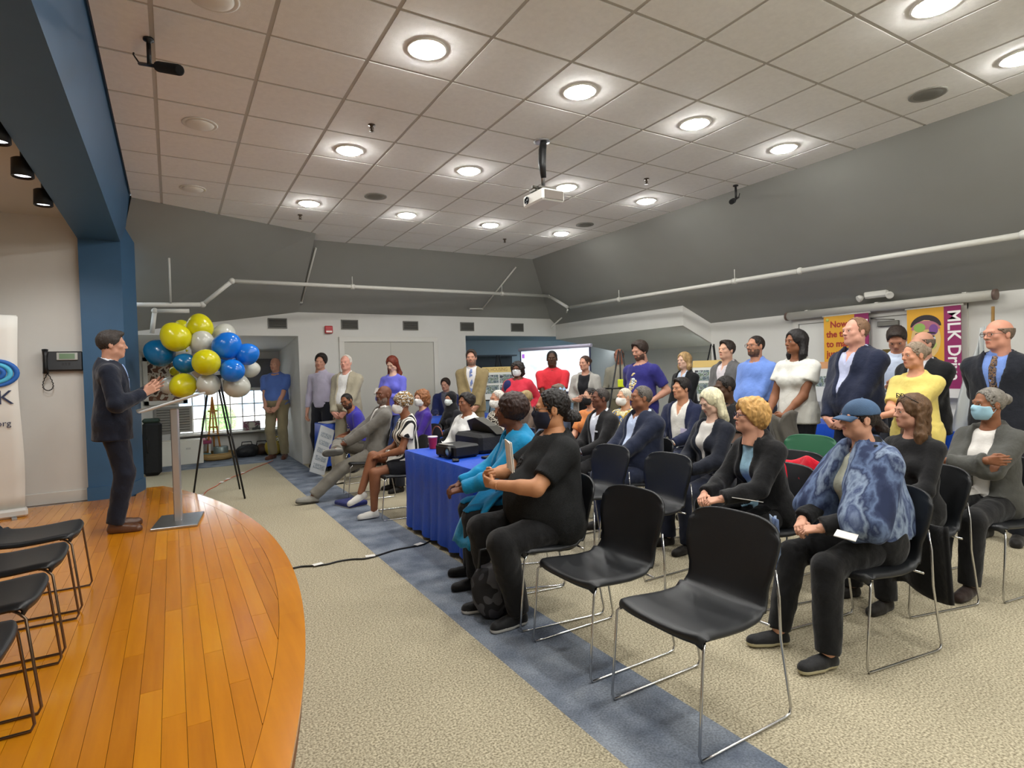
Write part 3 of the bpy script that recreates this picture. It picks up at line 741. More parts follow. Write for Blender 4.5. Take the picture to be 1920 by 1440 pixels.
HANDS = {  # wrist targets (right, left) in body units for a 1.75 m figure; palm normals, finger directions
    'sides': (((0.27, 0.03, 0.84), (-0.27, 0.03, 0.84)), ((-1, 0, 0), (1, 0, 0)), ((0, 0.15, -1), (0, 0.15, -1))),
    'clasp': (((0.095, 0.21, 0.88), (-0.09, 0.215, 0.885)), ((-0.3, -1, 0.1), (0.3, -1, 0.1)), ((-0.75, 0.1, -0.65), (0.75, 0.15, -0.65))),
    'belly': (((0.10, 0.27, 1.08), (-0.09, 0.28, 1.10)), ((-0.4, -0.8, 0.3), (0.4, -0.8, 0.2)), ((-0.9, 0.25, -0.1), (0.9, 0.2, 0.1))),
    'crossed': (((-0.13, 0.27, 1.14), (0.12, 0.31, 1.10)), ((-0.1, -1, 0), (0.1, -1, 0)), ((-1, -0.05, 0.1), (1, -0.1, -0.05))),
    'hips': (((0.20, 0.06, 1.00), (-0.20, 0.06, 1.00)), ((-1, 0.2, 0), (1, 0.2, 0)), ((-0.2, 0.8, -0.5), (0.2, 0.8, -0.5))),
    'phone': (((0.07, 0.30, 1.17), (-0.06, 0.31, 1.16)), ((-0.5, 0.0, 0.8), (0.5, 0, 0.8)), ((-0.5, 0.8, 0.2), (0.5, 0.8, 0.2))),
    'gesture': (((0.15, 0.24, 1.20), (-0.13, 0.28, 1.23)), ((-1, 0.1, 0.2), (1, 0.1, 0.2)), ((-0.1, 0.8, 0.5), (0.1, 0.8, 0.55))),
    'behind': (((0.08, -0.20, 0.93), (-0.08, -0.20, 0.93)), ((0, 0.2, 1), (0, 0.2, 1)), ((-0.8, 0, -0.5), (0.8, 0, -0.5))),
    # seated: z measured from the seat
    'lap': (((0.11, 0.36, 0.20), (-0.10, 0.37, 0.205)), ((-0.3, -0.2, -0.9), (0.3, -0.2, -0.9)), ((-0.75, 0.65, -0.15), (0.75, 0.65, -0.15))),
    'knees': (((0.15, 0.40, 0.19), (-0.15, 0.40, 0.19)), ((0, -0.1, -1), (0, -0.1, -1)), ((-0.2, 1, -0.15), (0.2, 1, -0.15))),
    'fold': (((-0.12, 0.27, 0.42), (0.12, 0.31, 0.39)), ((-0.1, -1, 0), (0.1, -1, 0)), ((-1, -0.05, 0.1), (1, -0.1, -0.05))),
    'hold': (((0.08, 0.33, 0.38), (-0.09, 0.34, 0.40)), ((-0.5, -0.6, 0.3), (0.5, -0.6, 0.2)), ((-0.8, 0.5, 0.2), (0.8, 0.5, 0.2))),
}
def person(label, pos, face, pose='stand', height=1.75, fem=False, girth=1.0, lean=0.0, twist=0.0, head=(0, 0, 0), hands=None, skin='c58f6e',
           hair='short', hairc='2a2019', top='shirt', topc='8090c0', jacket=None, shirt_w=None, tie=None, pants='22242b', shoes='1c1815', sole=None,
           sleeves='long', bare_legs=False, mask=None, maskc='e8e8e8', glasses=None, beard=None, must=None, lod=1, h=None, seat=0.45, legs=None, feet=None,
           belly=0.0, z0=0.0, curl=0.45, extras=None, jowl=0.0, jlen=0.80, group=None, headscale=1.0, topm=None, pantsm=None, jacketm=None,
           armlegs=None, hairm=None, skirt=None, shoe_kind='shoe', open_w=0.075, bust=None, nohands=False, look=8.0):
    s = height/1.75; h = h or {0: 0.0095, 1: 0.0135, 2: 0.017}[lod]
    G = girth; sw = (0.163 if fem else 0.188)*s*(0.75+0.25*G)
    sit = pose == 'sit'
    rz = math.radians(face)-PI/2
    hip = Vector((0, 0, (seat+0.085*s) if sit else 0.93*s))
    lr = Matrix.Rotation(math.radians(-lean), 3, 'X'); lr = Matrix.Rotation(math.radians(twist), 3, 'Z') @ lr
    up = lr @ Vector((0, 0, 1)); fwd = lr @ Vector((0, 1, 0)); sid = lr @ Vector((1, 0, 0))
    T = lambda x, y, z: tuple(hip+lr @ Vector((x*s, y*s, (z-0.93)*s)))
    A = lambda v: tuple(Vector(v))
    bn = tuple(fwd)
    # ---- skeleton
    hipj = [hip+Vector((sg*0.086*s*(0.7+0.3*G), 0.0, 0)) for sg in (1, -1)]
    shj = [Vector(T(sg*sw/s, -0.005, 1.385)) for sg in (1, -1)]
    neckb = Vector(T(0, -0.015, 1.46)); headc = Vector(T(0, 0.022, 1.632))
    hk = hands or ('lap' if sit else 'clasp')
    if isinstance(hk, str): hk = HANDS[hk]
    wr_t, pn, fd = hk
    el, wr = [], []
    for i, sg in enumerate((1, -1)):
        t = Vector(wr_t[i])
        t = Vector((t.x*s*(0.85+0.15*G), t.y*s*(0.9+0.1*G)+belly*0.10*s, t.z*s+(seat if sit else 0)))
        pole = Vector((sg*0.55, -0.75, -0.35))
        if hands in ('crossed', 'fold'): pole = Vector((sg*1.0, 0.15, -0.75))
        if armlegs: pole = Vector(armlegs[i])
        e, wv = ik(shj[i], t, 0.295*s, 0.262*s, pole); el.append(e); wr.append(wv)
    th, sh = 0.435*s, 0.425*s
    kn, an, fdir = [], [], []
    for i, sg in enumerate((1, -1)):
        if feet is not None: ft = Vector(feet[i][:3]); fdv = Vector(feet[i][3:6]) if len(feet[i]) > 3 else Vector((sg*0.12, 1, 0))
        elif sit: ft = Vector((sg*0.13*s, 0.42*s, 0.085*s)); fdv = Vector((sg*0.15, 1, 0))
        else: ft = Vector((sg*0.105*s, -0.01, 0.085*s)); fdv = Vector((sg*0.2, 1, 0))
        pole = Vector((sg*0.12*G, 1, 0.9 if sit else 0.0))
        if legs: pole = Vector(legs[i])
        k_, a_ = ik(hipj[i], ft, th, sh, pole); kn.append(k_); an.append(a_); fdir.append(fdv.normalized())
    # ---- fields
    pts = [hip, headc+Vector((0, 0, 0.0))]+hipj+shj+el+wr+kn+an+[neckb]
    lo = np.min([tuple(p) for p in pts], 0)-0.24*s*max(1, G*0.95); hi = np.max([tuple(p) for p in pts], 0)+0.24*s*max(1, G*0.95)
    lo[2] = max(lo[2], -0.02); hi[2] = min(hi[2], headc.z+0.05)
    base = Field(lo, hi, h)
    g = G; fl = (bn, 1.42)
    tor = base.like()
    tor.cone(T(0, 0.0, 1.06), T(0, 0.005, 1.30), 0.150*s*g, (0.158 if not fem else 0.145)*s*g, k=0, flat=fl)
    for sg in (-1, 1): tor.cone(T(sg*0.03, -0.012, 1.415), T(sg*(sw/s-0.035), -0.008, 1.375), 0.066*s*(0.6+0.4*g), 0.058*s*(0.6+0.4*g), k=0.06*s)
    tor.cone(T(0, -0.02, 1.40), T(0, -0.015, 1.50), 0.072*s*(0.7+.3*g), 0.05*s, k=0.05*s)
    tor.cone(T(-0.05, -0.01, 0.95), T(0.05, -0.01, 0.95), (0.112 if fem else 0.104)*s*g, k=0.06*s)
    if belly: tor.ell(T(0, 0.055+0.05*belly, 1.07), (0.155*s*g, (0.10+0.06*belly)*s*g, 0.155*s*g), 0.06*s)
    if (fem if bust is None else bust):
        for sg in (-1, 1): tor.ell(T(sg*0.07*(0.8+.2*g), 0.085*(0.6+0.4*g), 1.265), (0.066*s*g, 0.062*s*g, 0.066*s*g), 0.04*s)
    upper = base.like(); fore = base.like(); legf = base.like(); shin = base.like()
    ag = 0.72+0.28*g
    for i in (0, 1):
        upper.cone(shj[i], el[i], 0.050*s*ag*(1.12 if g > 1.2 else 1), 0.040*s*ag, k=0.02)
        fore.cone(el[i], wr[i], 0.039*s*ag, 0.027*s*(0.85+0.15*g), k=0.015); fore.cone(el[i], el[i]+(wr[i]-el[i])*0.35, 0.038*s*ag, 0.039*s*ag, k=0.02)
        lg = 0.68+0.32*g
        legf.cone(hipj[i], kn[i], 0.086*s*lg, 0.062*s*lg, k=0.03)
        shin.cone(kn[i], an[i], 0.059*s*lg, 0.039*s*(0.8+.2*g), k=0.02); shin.cone(kn[i]+(an[i]-kn[i])*0.15+Vector((0, -0.012, 0)), kn[i]+(an[i]-kn[i])*0.45+Vector((0, -0.014, 0)), 0.054*s*lg, 0.048*s*lg, k=0.03)
    pel = base.like(); pel.cone(T(-0.055, -0.005, 0.96), T(0.055, -0.005, 0.96), (0.108 if fem else 0.10)*s*g, k=0.0, flat=(bn, 1.08)); pel.cone(tuple(hipj[0]), tuple(hipj[1]), 0.088*s*g, k=0.05)
    if belly and sit: pel.ell(T(0, 0.07, 1.0), (0.15*s*g, 0.12*s*g, 0.12*s*g), 0.05)
    def smin(a, b, k):
        hh = np.clip(0.5+0.5*(b-a)/k, 0, 1); return b+(a-b)*hh-k*hh*(1-hh)
    o = thing('person', label, 'person', (pos[0], pos[1], z0), rz, group)
    M_skin = mat('skin_'+skin, skin, 0.55, var=0.05, vscale=25, spec=0.35)
    lipc = tuple(x*y for x, y in zip(tuple(int(skin[i:i+2], 16)/255 for i in (0, 2, 4)), (0.88, 0.74, 0.73)))
    M_lip = mat('lips_'+skin, '%02x%02x%02x' % tuple(int(255*x) for x in lipc), 0.45)
    M_hair = hairm or mat('hair_'+hairc, hairc, 0.55, var=0.30, vscale=60, stretch=(1, 1, 0.15), bump=0.6, bscale=140, spec=0.4)
    bc_ = beard or must or hairc
    bl_ = 0.72 if beard else 0.8
    bc_ = '%02x%02x%02x' % tuple(int(bl_*int(bc_[i:i+2], 16)+(1-bl_)*int(skin[i:i+2], 16)) for i in (0, 2, 4))
    M_beard = mat('beard_'+bc_, bc_, 0.55, var=0.30, vscale=60, stretch=(1, 1, 0.15), bump=0.6, bscale=140, spec=0.4)
    # ---- body: skin, with head and hands
    body = Soup(); sk = base.like()
    sk.F = smin(tor.F+0.012, smin(upper.F, fore.F, 0.02), 0.03); sk.F = smin(sk.F, smin(smin(legf.F+0.006, shin.F, 0.02), pel.F+0.015, 0.03), 0.03)
    sk.cone(neckb, headc+up*(-0.03*s), 0.050*s*(0.75+0.25*g), k=0.03)
    bv, bq = sk.net(); body.add(bv, bq, 0)
    hy_ = head[0]
    if hy_ is None:      # look at the speaker
        hy_ = math.degrees(math.atan2(6.3-pos[1], -0.43-pos[0]))+look-face-twist
        hy_ = (hy_+180) % 360-180; hy_ = max(-58, min(58, hy_))
    hy, hp, hr = math.radians(hy_), math.radians(head[1]), math.radians(head[2])
    HR = Matrix.Rotation(hy, 3, 'Z') @ Matrix.Rotation(math.radians(-lean*0.15+0)-0+hp, 3, 'X') @ Matrix.Rotation(hr, 3, 'Y')
    HR = Matrix.Rotation(math.radians(twist), 3, 'Z') @ HR
    hs = s*headscale*(1.0 if not fem else 0.97)
    HM = HR.to_4x4() @ Matrix.Scale(hs, 4); HM.translation = headc
    hv, hq, hm, bm_, mm_ = head_mesh(fem, lod, jowl); hm = hm.copy()
    if beard: hm[bm_] = 2; hm[mm_] = 2
    if must: hm[mm_] = 2
    body.add(xf(hv, HM), hq, hm)
    for sg in (-1, 1):
        ev, eq = sphere_q((sg*0.0305, 0.0735, 0.0040), 0.0118, 12, 8); body.add(xf(ev, HM), eq, 3)
        ev, eq = sphere_q((sg*0.0312, 0.0838, 0.0036), (0.0060, 0.0020, 0.0060), 8, 6); body.add(xf(ev, HM), eq, 4)
        if lod < 2:
            bw_ = MB().tube([(sg*0.013, 0.0890, 0.0215), (sg*0.030, 0.0878, 0.0255), (sg*0.049, 0.0755, 0.0215)], [0.0024, 0.0032, 0.0016], 4, caps=False)
            body.add(xf(np.array([tuple(v) for v in bw_.v]), HM), np.array(bw_.f), 5)
    if not nohands:
        for i, sg in enumerate((1, -1)):
            hv2, hq2 = hand_mesh(curl, lod, 0.25 if hands == 'gesture' else 0.05)
            hv2 = hv2*np.array([1 if sg > 0 else -1, 1, 1]); q2 = hq2 if sg > 0 else hq2[:, ::-1]
            m4 = frame(fd[i], -Vector(pn[i]), wr[i]) @ Matrix.Scale(s*0.97*(0.9 if fem else 1.0), 4)
            body.add(xf(hv2, m4), q2, 0)
    M_eye = mat('eye_white', 'd9d4cc', 0.3); M_iris = mat('eye_iris', '1d1410', 0.2)
    M_brow = mat('hair_'+(hairc if hair not in ('bald',) else '2b2320'), hairc, 0.6)
    body.build('body', [M_skin, M_lip, M_beard, M_eye, M_iris, M_brow], o)
    # ---- hair
    if hair and hair != 'bald':
        v, q = hair_mesh(hair, lod); Soup().add(xf(v, HM), q).build({'wrap': 'head_wrap', 'hijab': 'headscarf'}.get(hair, 'hair'), M_hair, o)
    if mask:
        v, q = mask_mesh(mask, lod); mk = Soup().add(xf(v, HM), q)
        for sg in (-1, 1):
            for z_ in (-0.022, -0.085):
                tb = MB().tube([(sg*0.058, 0.045, z_), (sg*0.074, 0.01, (z_-0.02)/2), (sg*0.083, -0.012, -0.004)], 0.0016, 4, caps=False)
                mk.add(xf(np.array([tuple(v_) for v_ in tb.v]), HM), np.array(tb.f))
        mk.build('face_mask', mat('mask_'+maskc, maskc, 0.8), o)
    if glasses:
        gl = Soup()
        for sg in (-1, 1):
            ring = [(sg*0.032+0.0225*math.cos(a), 0.104-0.006*abs(math.cos(a)*1+sg*0)*0.5, 0.003+0.0185*math.sin(a)) for a in np.linspace(0, 2*PI, 15)[:-1]]
            tb = MB().tube(ring, 0.0021, 5, closed=True); gl.add(xf(np.array([tuple(v_) for v_ in tb.v]), HM), np.array(tb.f))
            tb = MB().tube([(sg*0.054, 0.098, 0.008), (sg*0.074, 0.05, 0.009), (sg*0.080, -0.012, 0.010)], 0.0021, 5, caps=False); gl.add(xf(np.array([tuple(v_) for v_ in tb.v]), HM), np.array(tb.f))
        tb = MB().tube([(-0.010, 0.104, 0.006), (0, 0.107, 0.009), (0.010, 0.104, 0.006)], 0.002, 5, caps=False); gl.add(xf(np.array([tuple(v_) for v_ in tb.v]), HM), np.array(tb.f))
        gl.build('glasses', mat('frame_'+glasses, glasses, 0.35), o)
    # ---- clothing
    X, Y, Z = base.P()
    tx = ((X-hip.x)*sid.x+(Y-hip.y)*sid.y+(Z-hip.z)*sid.z)/s
    ty = ((X-hip.x)*fwd.x+(Y-hip.y)*fwd.y+(Z-hip.z)*fwd.z)/s
    tz = ((X-hip.x)*up.x+(Y-hip.y)*up.y+(Z-hip.z)*up.z)/s+0.93
    fold = (0.0048*smooth_noise(X*1.0, Y*1.0, Z*0.8, 24/s)+0.0028*smooth_noise(X+Y*0.3, Y+0.3*Z, Z*0.6, 52/s)).astype(np.float32)
    def body_top(off, slv, hem=None, neck_z=1.475):
        f = base.like()
        a = tor.F
        if slv == 'long': arms = np.minimum(upper.F, fore.F); a = smin(a, smin(upper.F, fore.F, 0.02), 0.03)
        elif slv == 'short':
            u2 = base.like()
            for i in (0, 1): 
                e2 = shj[i]+(el[i]-shj[i])*0.72; u2.cone(shj[i], e2, 0.058*s*ag*(1.12 if g > 1.2 else 1), 0.056*s*ag, k=0.0, cut=True)
            a = smin(a, u2.F, 0.03)
        elif slv == 'flutter':
            u2 = base.like()
            for i in (0, 1):
                e2 = shj[i]+(el[i]-shj[i])*0.44; u2.cone(shj[i], e2, 0.054*s*ag, 0.070*s*ag, k=0.0, cut=True)
            a = smin(a, u2.F, 0.03)
        if hem is not None and not sit:
            sk_ = base.like(); sk_.cone(T(0, 0, 1.05), T(0, -0.005, hem), 0.152*s*g, (0.186 if fem else 0.172)*s*g, k=0, flat=(bn, 1.34)); a = smin(a, sk_.F, 0.03)
        elif sit and hem is not None:
            a = smin(a, pel.F-0.008, 0.03)
        f.F = (a-off+fold).astype(np.float32)
        if hem is not None and PF is not None and (hem < 0.9 or (sit and off > 0.02)):
            if sit: f.F = smin(f.F, np.maximum(PF-0.007, ((1.0-tz)*s).astype(np.float32)), 0.01)
            else: f.F = smin(f.F, np.maximum(PF-0.007, ((hem-0.02-tz)*s).astype(np.float32)), 0.02)
        if hem is not None and not sit: f.F = np.maximum(f.F, ((hem-tz)*s).astype(np.float32))
        if slv == 'long':
            for i in (0, 1):     # cuff
                d = (wr[i]-el[i]).normalized(); near = ((X-wr[i].x)**2+(Y-wr[i].y)**2+(Z-wr[i].z)**2) < 0.0064
                pl = (X-wr[i].x)*d.x+(Y-wr[i].y)*d.y+(Z-wr[i].z)*d.z+(0.012 if off > 0.02*s or not jacket else 0.004 if top == 'shirt' else 0.045)
                f.F = np.where(near, np.maximum(f.F, pl.astype(np.float32)), f.F)
        nk = ((tz-neck_z)+0.55*ty)*s*0.85
        rr = (np.sqrt(tx**2+(ty+0.012)**2)-0.105*(0.7+0.3*g))*s
        nkd = np.maximum(-nk, rr)      # the neck hole
        f.F = np.maximum(f.F, (-nkd*np.ones_like(f.F)).astype(np.float32))
        return f
    if pants and not bare_legs:
        pf = base.like(); pw_ = 0.013*s
        wide = base.like()
        for i in (0, 1): wide.cone(kn[i], an[i]+(kn[i]-an[i])*0.02, 0.066*s*lg, (0.055*s if not fem else 0.050*s)*(0.6+0.4*lg), k=0.0, cut=True)
        pf.F = smin(smin(legf.F, pel.F-0.004, 0.02), wide.F, 0.02)-pw_+fold*1.2
        if not sit: pf.F = np.maximum(np.minimum(pf.F, np.maximum(tor.F-0.016*s, ((0.9-tz)*s).astype(np.float32))), ((tz-1.03)*s).astype(np.float32))
        v, q = pf.net(); Soup().add(v, q).build('trousers', pantsm or cloth(pants), o)
    elif pants:
        pf = base.like(); sh_ = base.like()
        for i in (0, 1):
            e2 = hipj[i]+(kn[i]-hipj[i])*(skirt or 0.6); sh_.cone(hipj[i], e2, 0.098*s*lg, 0.088*s*lg, k=0.02, cut=True)
        pf.F = smin(sh_.F, pel.F, 0.04)-0.012*s+fold
        v, q = pf.net(); Soup().add(v, q).build('skirt', pantsm or cloth(pants), o)
    PF = pf.F if pants else None
    hemz = 0.84 if top in ('tee', 'blouse', 'loose') else 0.92
    tp = body_top(0.010*s if top != 'loose' else 0.018*s, sleeves, hemz, neck_z=1.49 if top == 'collar' or top == 'shirt' else 1.475)
    if top in ('shirt', 'collar'):
        cf = base.like(); cf.cone(neckb-up*0.01*s, headc+up*(-0.075*s), 0.066*s*(0.75+0.25*g), 0.058*s*(0.75+0.25*g), k=0)
        cz = (tz-1.515)*s+0.45*(ty)*s; cf.F = np.maximum(cf.F, (cz*np.ones_like(cf.F)).astype(np.float32)); tp.F = np.minimum(tp.F, cf.F)
    if shirt_w:     # open collar: a narrow V at the throat
        wv = np.clip((tz-(1.46-shirt_w))*0.35, 0, 0.06); tp.F = np.maximum(tp.F, -np.maximum(np.abs(tx)-wv, -ty+0.02).astype(np.float32)*s)
    v, q = tp.net(); Soup().add(v, q).build({'tee': 't_shirt', 'blouse': 'blouse', 'loose': 'top'}.get(top, 'shirt'), topm or cloth(topc), o)
    if tie:
        tf = base.like(); bandw = np.where(tz > 1.43, 0.020, 0.024+0.02*np.clip((1.43-tz)/0.35, 0, 1))
        tf.F = np.maximum(np.maximum(tp.F-0.008, (np.maximum(np.maximum(np.abs(tx)-bandw, tz-1.475), np.maximum(1.0-tz, 0.03-ty))*s).astype(np.float32)), -(tp.F+0.006))
        v, q = tf.net()
        if len(v): Soup().add(v, q).build('tie', tie if not isinstance(tie, str) else cloth(tie), o)
    if jacket:
        jf = body_top(0.023*s, 'long', jlen, neck_z=1.485)
        wv = open_w*np.clip((tz-1.08)/0.30, 0, 1) if open_w < 0.1 else (open_w-0.06)+0.02*np.clip((tz-1.08)/0.3, 0, 1)
        if open_w < 0.1: wv = wv+0.03*np.clip((0.95-tz)/0.2, 0, 1)
        edge = np.abs(np.abs(tx)-wv-0.022)
        lap = 0.009*np.clip(1-edge/0.026, 0, 1)*(ty > 0)*(tz > 1.10)
        jf.F = jf.F-(lap*s).astype(np.float32)
        jf.F = np.maximum(jf.F, -(np.maximum(np.abs(tx)-wv, 0.03-ty)*s).astype(np.float32))
        ar = smin(upper.F, fore.F, 0.02)-0.021*s+fold
        for i in (0, 1):
            d = (wr[i]-el[i]).normalized(); near = ((X-wr[i].x)**2+(Y-wr[i].y)**2+(Z-wr[i].z)**2) < 0.0064
            ar = np.where(near, np.maximum(ar, (X-wr[i].x)*d.x+(Y-wr[i].y)*d.y+(Z-wr[i].z)*d.z+0.012), ar)
        jf.F = np.minimum(jf.F, ar.astype(np.float32))
        v, q = jf.net(); Soup().add(v, q).build('jacket', jacketm or cloth(jacket), o)
    for i, sg in enumerate((1, -1)):
        if shoes:
            v, q, m = shoe_mesh(lod, shoe_kind); v = v*np.array([sg, 1, 1]); q2 = q if sg > 0 else q[:, ::-1]
            fdv = fdir[i]; upv = Vector(feet[i][6:9]) if feet is not None and len(feet[i]) > 6 else Vector((0, 0, 1))
            m4 = frame(fdv, upv, an[i]) @ Matrix.Translation((0, 0.02*s, -0.085*s)) @ Matrix.Scale(s*(1 if not fem else 0.93), 4)
            Soup().add(xf(v, m4), q2, m).build('shoe', [cloth(shoes, 0.6) if shoe_kind != 'leather' else mat('leather_'+shoes, shoes, 0.35), mat('sole_'+(sole or shoes), sole or shoes, 0.7)], o)
    info = dict(o=o, HM=HM, s=s, T=T, wr=wr, el=el, kn=kn, an=an, base=base, tor=tor, hip=hip, up=up, fwd=fwd, sid=sid, tp=tp, fold=fold, tx=tx, ty=ty, tz=tz, upper=upper, fore=fore, shj=shj, pel=pel, h=h, legf=legf)
    if extras: extras(info)
    return info
# ================================================================== fixtures and furniture
CM = cam.matrix_world.copy(); _r, _u, _f = CM.col[0].xyz, CM.col[1].xyz, -CM.col[2].xyz
def ray(px, py): return _f+_r*((px-960)/1080)+_u*((720-py)/1080)
def at(px, py, depth): return CM.translation+ray(px, py)*depth
def on_y(px, py, y): d = ray(px, py); return CM.translation+d*(y/d.y)
def on_x(px, py, x): d = ray(px, py); return CM.translation+d*(x/d.x)
def rotz(deg): return Matrix.Rotation(math.radians(deg), 3, 'Z')

# ---- ceiling: downlights, speakers, sprinklers, microphones, projector
M_lens_on = mat('lamp_lens_on', 'fff2dc', 0.5, emit=LAMP, ecol='fffefa')
M_lens_off = mat('lamp_lens_off', 'dedbd2', 0.5)
M_ring = mat('lamp_ring', 'd8d5cc', 0.5)
def downlight(x, y, on, label):
    o = thing('ceiling_downlight', label, 'ceiling light', (x, y, CEIL), 0, 'recessed ceiling downlights')
    MB().lathe([(0.100, 0.0), (0.128, 0.0), (0.132, -0.006), (0.122, -0.010), (0.100, -0.006)], seg=28).build('trim_ring', M_ring, o)
    MB().lathe([(0.108, -0.004), (0.098, -0.018), (0.070, -0.028), (0.035, -0.034), (0.004, -0.035)], seg=24).build('lens', M_lens_on if on else M_lens_off, o)
LX = (1.49, 2.72, 3.96, 5.19); LY = (-2.0, -0.18, 1.66, 3.48, 5.36, 7.19)
cname = ('column nearest the stage', 'second column from the stage', 'third column from the stage', 'column nearest the right slope')
rname = ('sixth', 'fifth', 'fourth', 'third', 'second', 'first')
for j, y in enumerate(LY):
    for i, x in enumerate(LX):
        downlight(x, y, True, 'lit round downlight, %s row from the back, %s' % (rname[j], cname[i]))
for j, y in ((5, 7.16), (4, 5.34), (3, 3.55)):
    downlight(0.27, y, False, 'unlit white round downlight beside the blue beam, %s row from the back' % rname[j])
M_spk = mat('speaker_grille', '77766f', 0.7, bump=0.5, bscale=500)
for x, y, l in ((2.12, 6.6, 'round grey ceiling speaker left of the hanging projector'), (5.2, 6.62, 'round grey ceiling speaker by the far end of the right slope'), (5.21, 2.25, 'round grey ceiling speaker near the right edge of the photo')):
    o = thing('ceiling_speaker', l, 'speaker', (x, y, CEIL), 0, 'ceiling speakers')
    MB().lathe([(0.118, 0), (0.130, 0), (0.130, -0.008), (0.118, -0.008)], seg=28).build('rim', mat('grille_rim', '8c8a83', 0.6), o)
    MB().lathe([(0.118, -0.002), (0.117, -0.007), (0.06, -0.010), (0.003, -0.011)], seg=28).build('grille', M_spk, o)
for x, y, l in ((1.51, 4.74, 'dark sprinkler head on the ceiling nearest the stage and camera'), (1.49, 7.75, 'dark sprinkler head near the back left ceiling corner'), (4.6, 4.74, 'dark sprinkler head behind the hanging projector'), (4.58, 7.86, 'dark sprinkler head near the far right ceiling corner')):
    m_ = MB(); m_.lathe([(0.03, 0), (0.03, -0.006), (0.012, -0.01), (0.010, -0.03), (0.004, -0.05)], seg=14); m_.lathe([(0.02, -0.052), (0.022, -0.055), (0.002, -0.057)], seg=12)
    for s_ in (-1, 1): m_.tube([(s_*0.009, 0, -0.012), (s_*0.016, 0, -0.035), (0, 0, -0.053)], 0.003, 6)
    o = m_.build('ceiling_sprinkler', mat('sprinkler_metal', '4c4238', 0.4, metal=0.6)); o.location = (x, y, CEIL)
    tag(o, l, 'sprinkler', 'ceiling sprinkler heads')
def mic(base, tip, label):
    b = Vector(base); t = Vector(tip)
    o = thing('hanging_microphone', label, 'microphone', b, 0, 'hanging microphones')
    L_ = lambda p: tuple(Vector(p)-b)
    d = (t-b); pv = b+Vector((0, 0, -0.16)); ax = (t-pv).normalized()
    MB().lathe([(0.03, 0), (0.03, -0.012), (0.012, -0.02), (0.012, -0.05)], seg=14).tube([(0, 0, -0.03), (0, 0, -0.16)], 0.013, 8).build('bracket', M_dark, o)
    a0 = pv-ax*0.16
    MB().tube([L_(a0), L_(pv+ax*0.16)], 0.011, 10).build('barrel', M_dark, o)
    MB().tube([L_(pv+ax*0.14), L_(pv+ax*0.145), L_(t-ax*0.01), L_(t)], [0.018, 0.030, 0.030, 0.022], 14).build('foam_cover', mat('foam', '0a0a0b', 0.95, bump=0.6, bscale=300), o)
    side = ax.cross(Vector((0, 0, 1))).normalized()
    MB().tube([L_(a0), L_(a0-ax*0.10+Vector((0, 0, 0.05))), L_(a0-ax*0.05+Vector((0, 0, 0.13))), L_(a0+ax*0.10+Vector((0, 0, 0.15)))], 0.005, 6).build('cable', M_dark, o)
mic((-0.05, 4.16, CEIL), (0.10, 3.78, 3.22), 'black microphone hanging from the ceiling beside the blue beam')
mic((5.72, 4.45, CEIL), (5.50, 4.34, 3.30), 'black microphone hanging at the right edge of the ceiling')
o = thing('ceiling_projector', 'white projector hanging from the ceiling on a pole', 'projector', (2.98, 4.39, CEIL), 0)
MB().lathe([(0.075, 0), (0.075, -0.01), (0.05, -0.014), (0.02, -0.016)], seg=20).tube([(0, 0, -0.01), (0, 0, -0.42)], 0.019, 12).build('pole', M_steel, o)
MB().tube([(0.0, -0.03, -0.005), (-0.02, -0.035, -0.10), (-0.028, -0.035, -0.22), (-0.005, -0.02, -0.34)], [0.030, 0.036, 0.036, 0.026], 10).build('cable_sleeve', M_dark, o)
br = MB(); br.b2((-0.09, -0.09, -0.455), (0.09, 0.09, -0.44)); 
for a in (0.4, 1.97, 3.54, 5.1): br.tube([(0, 0, -0.43), (0.12*math.cos(a), 0.12*math.sin(a), -0.47)], 0.008, 6)
br.tube([(-0.12, 0, -0.43), (0.12, 0, -0.43)], 0.014, 8); br.build('bracket', mat('bracket_metal', '55534c', 0.4, metal=0.8), o)
MB().box((0, 0, -0.53), (0.24, 0.33, 0.105), bev=0.015).build('housing', mat('projector_white', 'e2e1da', 0.4), o)
MB().lathe([(0.034, 0), (0.034, 0.012), (0.028, 0.014), (0.026, 0.002)], c=(-0.118, 0.09, -0.53), axis=(-1, 0, 0), seg=20).lathe([(0.026, 0.004), (0.014, 0.009), (0.001, 0.010)], c=(-0.118, 0.09, -0.53), axis=(-1, 0, 0), seg=20).build('lens', mat('lens_glass', '1a1d22', 0.08), o)
MB().b2((-0.10, -0.171, -0.57), (0.10, -0.163, -0.495)).build('vent_grille', mat('grille_dark', '5d544c', 0.6), o)
# ---- stage track lights
tr = thing('track_light', 'black track with three spot heads under the stage ceiling', 'track light', (-0.93, 0, 3.30), 0)
MB().b2((-0.018, 3.0, 0.0), (0.018, 7.4, 0.035)).build('track', M_dark, tr)
for y in (4.98, 5.72, 6.55):
    hd = MB(); hd.tube([(0, y, 0), (0, y, -0.10)], 0.012, 8); hd.lathe([(0.052, -0.10), (0.068, -0.11), (0.072, -0.24), (0.066, -0.245), (0.058, -0.21)], c=(0, y, 0), seg=20)
    h_ = hd.build('spot_head', M_dark, tr)
    MB().lathe([(0.058, -0.225), (0.056, -0.226), (0.002, -0.227)], c=(0, y, 0), seg=18).build('lens', mat('spot_lens', 'ffffff', 0.4, emit=3.0, ecol='e8f2ff'), h_)
    ld = bpy.data.lights.new('spot', 'SPOT'); ld.energy = TRACK; ld.spot_size = math.radians(110); ld.spot_blend = 0.6; ld.shadow_soft_size = 0.05; ld.color = (1, 1, 1)
    lo_ = link('spot', ld, tr, (0, y, -0.26))
    lo_.rotation_euler = (0.45, 0, 0)
